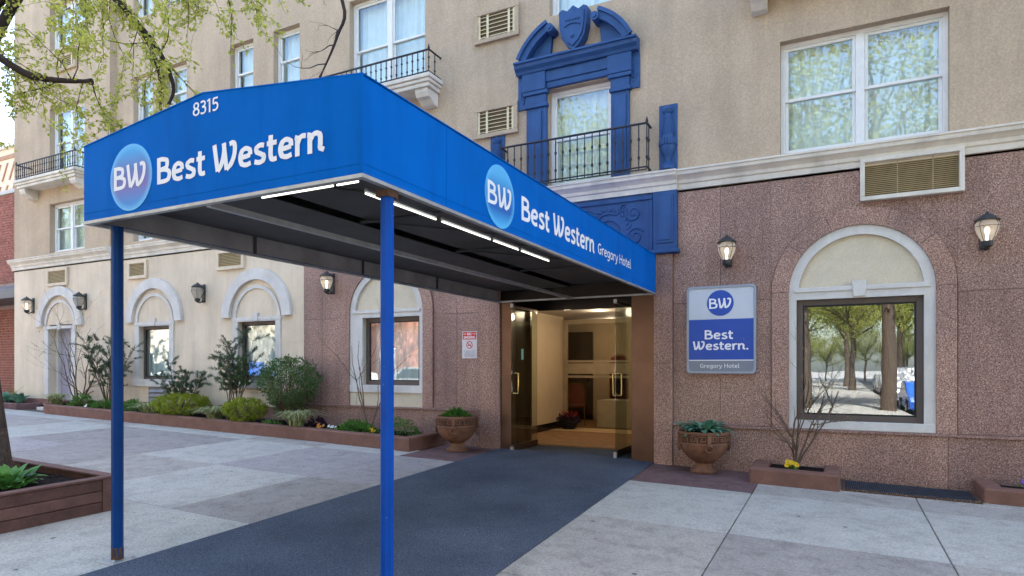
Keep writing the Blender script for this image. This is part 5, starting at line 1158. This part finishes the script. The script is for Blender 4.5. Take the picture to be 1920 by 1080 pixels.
yt = ys + .0072
b = B(); lettering(b, 'BW', (-1.585, yt, 2.208), *F, .142, .31, .18); b.obj('roundel_lettering', 'print_white', sg)
yt = ys + .0098
b = B(); lettering(b, 'Best', (-1.645, yt, 1.785), *F, .128, .39, .2); b.obj('lettering', 'print_white', sg); b = B(); lettering(b, 'Western.', (-1.80, yt, 1.637), *F, .122, .745, .2); b.obj('lettering', 'print_white', sg)
b = B(); lettering(b, 'Gregory Hotel', (-1.705, yt, 1.387), *F, .058, .53, .13); b.obj('lettering', 'print_white', sg)
b = B()
for x in (-1.75, -1.10): b.tube([(x, ys + .013, 2.43), (x, ys + .009, 2.43)], .007, 8)
b.obj('screw', 'steel', sg)
ns = thing('no_smoking_sign', 'small red and white no smoking notice on the granite left of the doors', 'sign', (-5.49, 9.24, 1.77))
yn = Y0 - .006
b = B(); b.prism(rrect(-5.635, -5.345, 1.545, 2.0, .015), yn, Y0 - .0005); b.obj('notice_board', mat('notice_white', (.70, .66, .66), .4), ns, fix=True)
b = B(); b.box(-5.622, -5.358, yn - .0008, yn, 1.862, 1.988); b.obj('red_header', 'red', ns)
b = B(); lettering(b, 'NO', (-5.535, yn - .001, 1.932), *F, .044, .085, .2); lettering(b, 'SMOKING', (-5.605, yn - .001, 1.876), *F, .042, .225, .2); b.box(-5.61, -5.55, yn - .0014, yn - .001, 1.95, 1.958); b.box(-5.43, -5.37, yn - .0014, yn - .001, 1.95, 1.958); b.obj('header_lettering', 'print_white', ns)
b = B(); n = 28; c0_ = (-5.49, 1.77)
b.arcband(c0_[0], c0_[1], .050, .063, yn - .0012, yn - .0002, 0, 180, 14); b.arcband(c0_[0], c0_[1], .050, .063, yn - .0012, yn - .0002, 180, 360, 14)
b.prism([(c0_[0] - .043, c0_[1] + .033), (c0_[0] - .033, c0_[1] + .043), (c0_[0] + .043, c0_[1] - .033), (c0_[0] + .033, c0_[1] - .043)][::-1], yn - .0018, yn - .0013); b.obj('prohibition_ring', 'red', ns, fix=True)
b = B(); b.box(-5.528, -5.462, yn - .0008, yn - .0001, 1.758, 1.772); b.tube([(-5.458, yn - .001, 1.775), (-5.452, yn - .001, 1.79), (-5.46, yn - .001, 1.80)], .003, 4); b.obj('cigarette', 'black', ns)
b = B()
for i in range(6): b.box(-5.60 + .012 * (i % 3), -5.38 - .013 * (i % 2), yn - .0006, yn, 1.665 - i * .018, 1.671 - i * .018)
b.obj('small_print', 'print_grey', ns)

# ------------------------------------------------------------ hanging basket standing in the lobby
hb = thing('flower_basket', 'dark hanging basket with red flowers and hook standing on the lobby floor', 'flower basket', (-5.2, 13.0, .055))
b = B(); b.lathe([(.12, 0), (.17, .05), (.21, .18), (.2, .2), (.0, .18)], (-5.2, 13.0, .055), 18); b.obj('basket', 'black', hb)
b = B()
for k in range(3): b.tube([(-5.2 + .2 * math.cos(k * 2.1), 13 + .2 * math.sin(k * 2.1), .25), (-5.2, 13, .55)], .003, 4)
b.tube([(-5.2, 13, .55), (-5.2, 13, .60), (-5.17, 13, .63), (-5.15, 13, .66), (-5.17, 13, .69), (-5.21, 13, .69), (-5.225, 13, .665)], .007, 6); b.obj('hook', 'black', hb)
b = B()
for i in range(500): leaf(b, Vector((-5.2, 13, .24)) + unit() * .26 * rnd.random() ** .4 * Vector((1, 1, .6)), unit(), .07, .04)
b.obj('foliage', 'leaf_dark', hb); b = B()
for i in range(60): leaf(b, Vector((-5.2, 12.98, .33)) + Vector((rnd.uniform(-.15, .2), rnd.uniform(-.2, .1), rnd.uniform(-.03, .12))), unit(), .04, .035)
b.obj('petals', 'petal_r', hb, kind='stuff')

# ------------------------------------------------------------ far left: brick building, awning, apartment block
bb = thing('brick_building', 'red brick building with grey awning beyond the far left corner', 'building', (-24, 11, .5))
yb_ = 10.6; b = B(); b.box(-40, -19.7, yb_ + .01, 20, -.5, 6.75); b.obj('wall', 'mortar', bb)
b = B(); b.box(-40, -19.6, yb_ - .06, yb_ + .3, 6.75, 6.87); b.obj('coping', 'stone', bb, bevel=.01)
# the bricks of the strip the photograph shows are separate pieces; the wall beyond them is laid as one mesh
bk = B(); bk.box(0, .205, -.012, .03, 0, .062); b0 = None; cnt = 0; rest = B()
for r_ in range(76):
    z = .62 + r_ * .0806
    if 3.15 < z < 3.95: continue
    for c_ in range(86):
        x = -38.2 + c_ * .215 + (.1075 if r_ % 2 else 0)
        if x > -19.95: continue
        dy = rnd.uniform(-.004, .004)
        if -23.9 < x < -23.15 and cnt < 295:
            if b0 is None: b0 = bk.obj('brick', 'brick', bb, bevel=0); o = b0
            else: o = b0.copy(); COL.objects.link(o)
            o.location = Vector((x, yb_ + dy, z)) - ORG[bb.name]; cnt += 1
            if o is b0: b0.data.transform(Matrix.Translation(ORG[bb.name]))
        elif x > -26: rest.box(x, x + .205, yb_ - .012 + dy, yb_ + .02, z, z + .062)
rest.obj('brickwork', 'brick', bb, kind='stuff')
b = B(); b.box(-40, -26, yb_ - .01, yb_ + .012, .6, 6.7); b.obj('brick_face', 'far_brick', bb)
b = B(); b.sweep_x([(yb_ - .02, 3.90), (yb_ - 1.2, 3.55), (yb_ - 1.2, 3.30), (yb_ - .02, 3.30)], -34, -19.75); b.obj('awning', 'awning', bb, fix=True)
b = B(); b.tube([(-21.9, yb_ - 1.1, .45), (-21.9, yb_ - 1.1, 2.75), (-23.9, yb_ - 1.1, 3.0)], .035, 8); b.obj('awning_pole', mat('pole_cream', (.6, .48, .32), .6), bb)
ap = thing('apartment_block', 'pale apartment block with brown zigzag trim far behind the brick building', 'building', (-52, 28, 0))
b = B(); b.box(-75, -45, 26, 44, -2, 18.0); b.obj('wall', 'apt', ap)
b = B(); b.box(-75.2, -44.8, 25.8, 44.2, 18.0, 18.5); b.obj('parapet', 'stone', ap)
b = B()
for i in range(14):
    x = -60 + i * 1.0
    for z in (15.6, 13.9): b.prism([(x, z), (x + .14, z), (x + .9, z + 1.3), (x + .76, z + 1.3)], 25.93, 26.0)
b.box(-75, -45, 25.94, 26, 17.2, 17.5); b.box(-75, -45, 25.94, 26, 13.3, 13.5); b.obj('trim', 'apt_band', ap, fix=True)
for x in (-58.6, -56.2, -53.8, -51.4, -49):
    for z in (10.6, 6.8, 3):
        b = B(); b.box(x, x + 1.5, 25.92, 26.0, z, z + 1.9); w = b.obj('window', 'white', ap)
        b = B(); b.box(x + .1, x + .7, 25.9, 25.92, z + .1, z + 1.8); b.box(x + .8, x + 1.4, 25.9, 25.92, z + .1, z + 1.8); b.obj('pane', 'car_glass', w)
b = B()
for i in range(40): b.tube([(-74 + i * .75, 26, 18.5), (-74 + i * .75, 26, 19.4)], .03, 4)
b.tube([(-75, 26, 19.4), (-45, 26, 19.4)], .04, 4); b.tube([(-75, 26, 18.95), (-45, 26, 18.95)], .03, 4); b.obj('roof_railing', 'steel', ap)

# ------------------------------------------------------------ the other side of the street, seen in the window panes
def street_tree(label, loc, s=1.0):
    t = thing('street_tree', label, 'tree', (0, 0, 0), 'trees across the street'); b = B(); lf = B()
    b.tube([(0, 0, -.1), (.02, 0, 1.2), (-.03, .02, 2.6), (.02, .0, 3.6)], [.17, .13, .115, .1], 10)
    tips = []
    for k in range(11):
        a = k * 2.4; el = rnd.uniform(.35, 1.25); u = Vector((math.cos(a) * math.cos(el), math.sin(a) * math.cos(el), math.sin(el))); p = Vector((0, 0, rnd.uniform(2.4, 3.6))); pts = [p.copy()]
        for j in range(5): u = (u + unit() * .2 + Vector((0, 0, .08))).normalized(); p = p + u * rnd.uniform(.6, 1.0); pts.append(p.copy()); tips.append(p.copy())
        b.tube(pts, [.08, .06, .045, .03, .02, .008], 6, cap=False)
        for j in range(2, 6):
            for _ in range(3):
                e = pts[j] + unit() * rnd.uniform(.5, 1.3); b.tube([pts[j], e], [.018, .004], 4, cap=False); tips.append(e)
    for q in tips:
        for _ in range(60): leaf(lf, q + unit() * rnd.random() ** .5 * .6, unit() + Vector((0, 0, -.3)), rnd.uniform(.07, .13), .06)
    b.obj('trunk', 'bark', t, smooth=60); lf.obj('crown', 'leaf_tree', t); t.location = loc; t.scale = (s, s, s); return t
ts = [(-1.3, -12.0, 1.1), (2.0, -13.0, 1.15), (-26, -8.6, .9), (-38, -8.6, 1.0), (-15, -8.8, .9), (-11.5, -11, 1.1), (13, -10, 1.1), (12.6, -20, 1.2), (-3.5, -32, .9), (1.2, -41, .8), (12.6, -31, 1.2), (6.5, -66, 1.3), (-52, -8.6, 1.1), (19, -9, 1.2), (1.0, -55, .9)]
nm = ['at the corner opposite the entrance', 'second along the side street', 'third from the corner along the main street', 'fourth from the corner along the main street', 'second from the corner along the main street', 'nearest the corner along the main street', 'on the far corner of the side street', 'second along the far side of the side street', 'behind the corner tree down the side street', 'fourth along the side street', 'third along the far side of the side street', 'at the end of the side street', 'farthest along the main street', 'right of the far corner on the main street', 'deep down the near side of the side street']
t0 = None
for (x, y, s), q in zip(ts, nm):
    lb = 'sunlit street tree across the road ' + q; s *= 1.9
    if t0 is None: t0 = street_tree(lb, (x, y, gflat(x, y)), s)
    else: dup(t0, (x, y, gflat(x, y)), lb, rnd.uniform(0, 6), s)
dup(t0, (5.8, 2.2, gz(5.8, 2.2)), 'street tree on the near kerb mirrored in the right hand window', 2.2, 1.5)
def car(label, loc, m, rz=0, van=False):
    t = thing('parked_car', label, 'car', (0, 0, 0), 'cars parked across the street'); L = 2.2
    side = [(-L, .28), (L, .28), (L + .05, .6), (L - .1, .82), (L - 1.0, .95), (L - 1.7, 1.42), (-L + 1.1, 1.45), (-L + .3, 1.0), (-L, .9), (-L - .05, .6)] if not van else [(-L, .3), (L, .3), (L + .05, .7), (L - .1, 1.0), (L - .7, 1.1), (L - 1.2, 1.95), (-L + .1, 2.0), (-L, 1.8)]
    b = B(); b.prism(side, -.85, .85); b.obj('body', m, t, bevel=.06, fix=True)
    b = B()
    for s in (-1, 1):
        z0, z1 = (1.15, 1.75) if van else (.98, 1.36); b.prism([(-L + .75, z0), (L - 1.15, z0), (L - 1.72, z1), (-L + 1.12, z1)], s * .862 - .008, s * .862 + .008)
    b.obj('window', 'car_glass', t, fix=True)
    for sx in (-1.35, 1.35):
        for sy in (-1, 1): b = B(); b.tube([(sx, sy * .70, .32), (sx, sy * .88, .32)], .32, 18); w = b.obj('wheel', 'tyre', t); b = B(); b.tube([(sx, sy * .88, .32), (sx, sy * .89, .32)], .19, 14); b.obj('rim', 'steel', w)
    t.location = loc; t.rotation_euler = (0, 0, rz); return t
for i, (x, y, m, rz, van, lb) in enumerate(((3.55, -14.6, 'car_blue', 90, 0, 'blue car parked nearest along the side street'), (3.6, -21.5, 'car_white', 90, 1, 'white van parked behind the blue car'), (3.6, -29, 'car_red', 90, 0, 'red car parked down the side street'), (3.6, -35, 'car_grey', 90, 0, 'grey car parked behind the red one'), (3.6, -41, 'car_grey', 90, 0, 'second grey car down the side street'),
        (-11, -6.4, 'car_white', 0, 0, 'white car parked across the main street'), (-17, -6.4, 'car_grey', 0, 0, 'grey car parked across the main street'), (-23, -6.4, 'car_white', 0, 1, 'white van parked across the main street'), (-29.5, -6.4, 'car_blue', 0, 0, 'blue car parked across the main street'), (-36, -6.4, 'car_white', 0, 0, 'second white car parked across the main street'))):
    car(lb, (x, y, gflat(x, y) - .15), m, R(rz), van)
def block(label, x0, x1, y0, y1, h, m, face='y'):
    t = thing('row_building', label, 'building', ((x0 + x1) / 2, y1, 0), 'buildings across the street'); b = B(); b.box(x0, x1, y0, y1, -1.5, h); b.obj('wall', m, t)
    b = B(); b.box(x0 - .15, x1 + .15, y0 - .15, y1 + .2, h, h + .5); b.obj('parapet', 'stone', t)
    n = int((x1 - x0) / 2.6) if face == 'y' else int((y1 - y0) / 3)
    for k in range(int((h - 1) / 3.1)):
        for i in range(n):
            b = B(); p = B()
            if face == 'y': x = x0 + (x1 - x0) * (i + .5) / n; b.box(x - .6, x + .6, y1, y1 + .06, .9 + k * 3.1, 2.6 + k * 3.1); p.box(x - .5, x + .5, y1 + .0605, y1 + .07, 1.0 + k * 3.1, 2.5 + k * 3.1)
            else: y = y0 + (y1 - y0) * (i + .5) / n; b.box(x1, x1 + .06, y - .6, y + .6, .9 + k * 3.1, 2.6 + k * 3.1); p.box(x1 + .0605, x1 + .07, y - .5, y + .5, 1.0 + k * 3.1, 2.5 + k * 3.1)
            w = b.obj('window', 'white', t); p.obj('pane', 'car_glass', w)
block('cream rendered building on the corner across the street', -20, -8, -28, -13.5, 9, 'far_cream'); block('red brick building across the street beside the cream one', -33, -20.3, -28, -13.5, 8, 'far_brick')
block('pale low building farther along across the street', -50, -33.3, -28, -13.5, 7, 'far_cream'); block('red brick building at the far end across the street', -75, -50.3, -28, -13.5, 9, 'far_brick')
block('brick building down the side street', -14, -6.5, -60, -29, 9, 'far_brick', 'x'); block('cream building on the far side of the side street', 15, 30, -60, -14, 9, 'far_cream')
for i, (x, y, s_) in enumerate(((-6, -46, 1.7), (-4.5, -60, 1.9), (8, -80, 2.2), (2, -84, 2.2), (-4, -80, 2.2), (12.5, -45, 1.9), (12.8, -60, 2))):
    dup(t0, (x, y, gflat(x, y)), 'distant tree %s the side street' % ('behind the left pavement of', 'farther back on the left pavement of', 'right of the middle at the end of', 'in the middle at the end of', 'left of the middle at the end of', 'halfway down the right pavement of', 'two thirds down the right pavement of')[i], i * 1.3, s_)
for i in range(9):
    dup(t0, (-8 + i * 2.3, -72 - (i % 3) * 4, gflat(0, -72)), 'low leafy tree in the dense row closing the side street', i * .9, .75 + .1 * (i % 3))['group'] = 'tree row closing the side street'
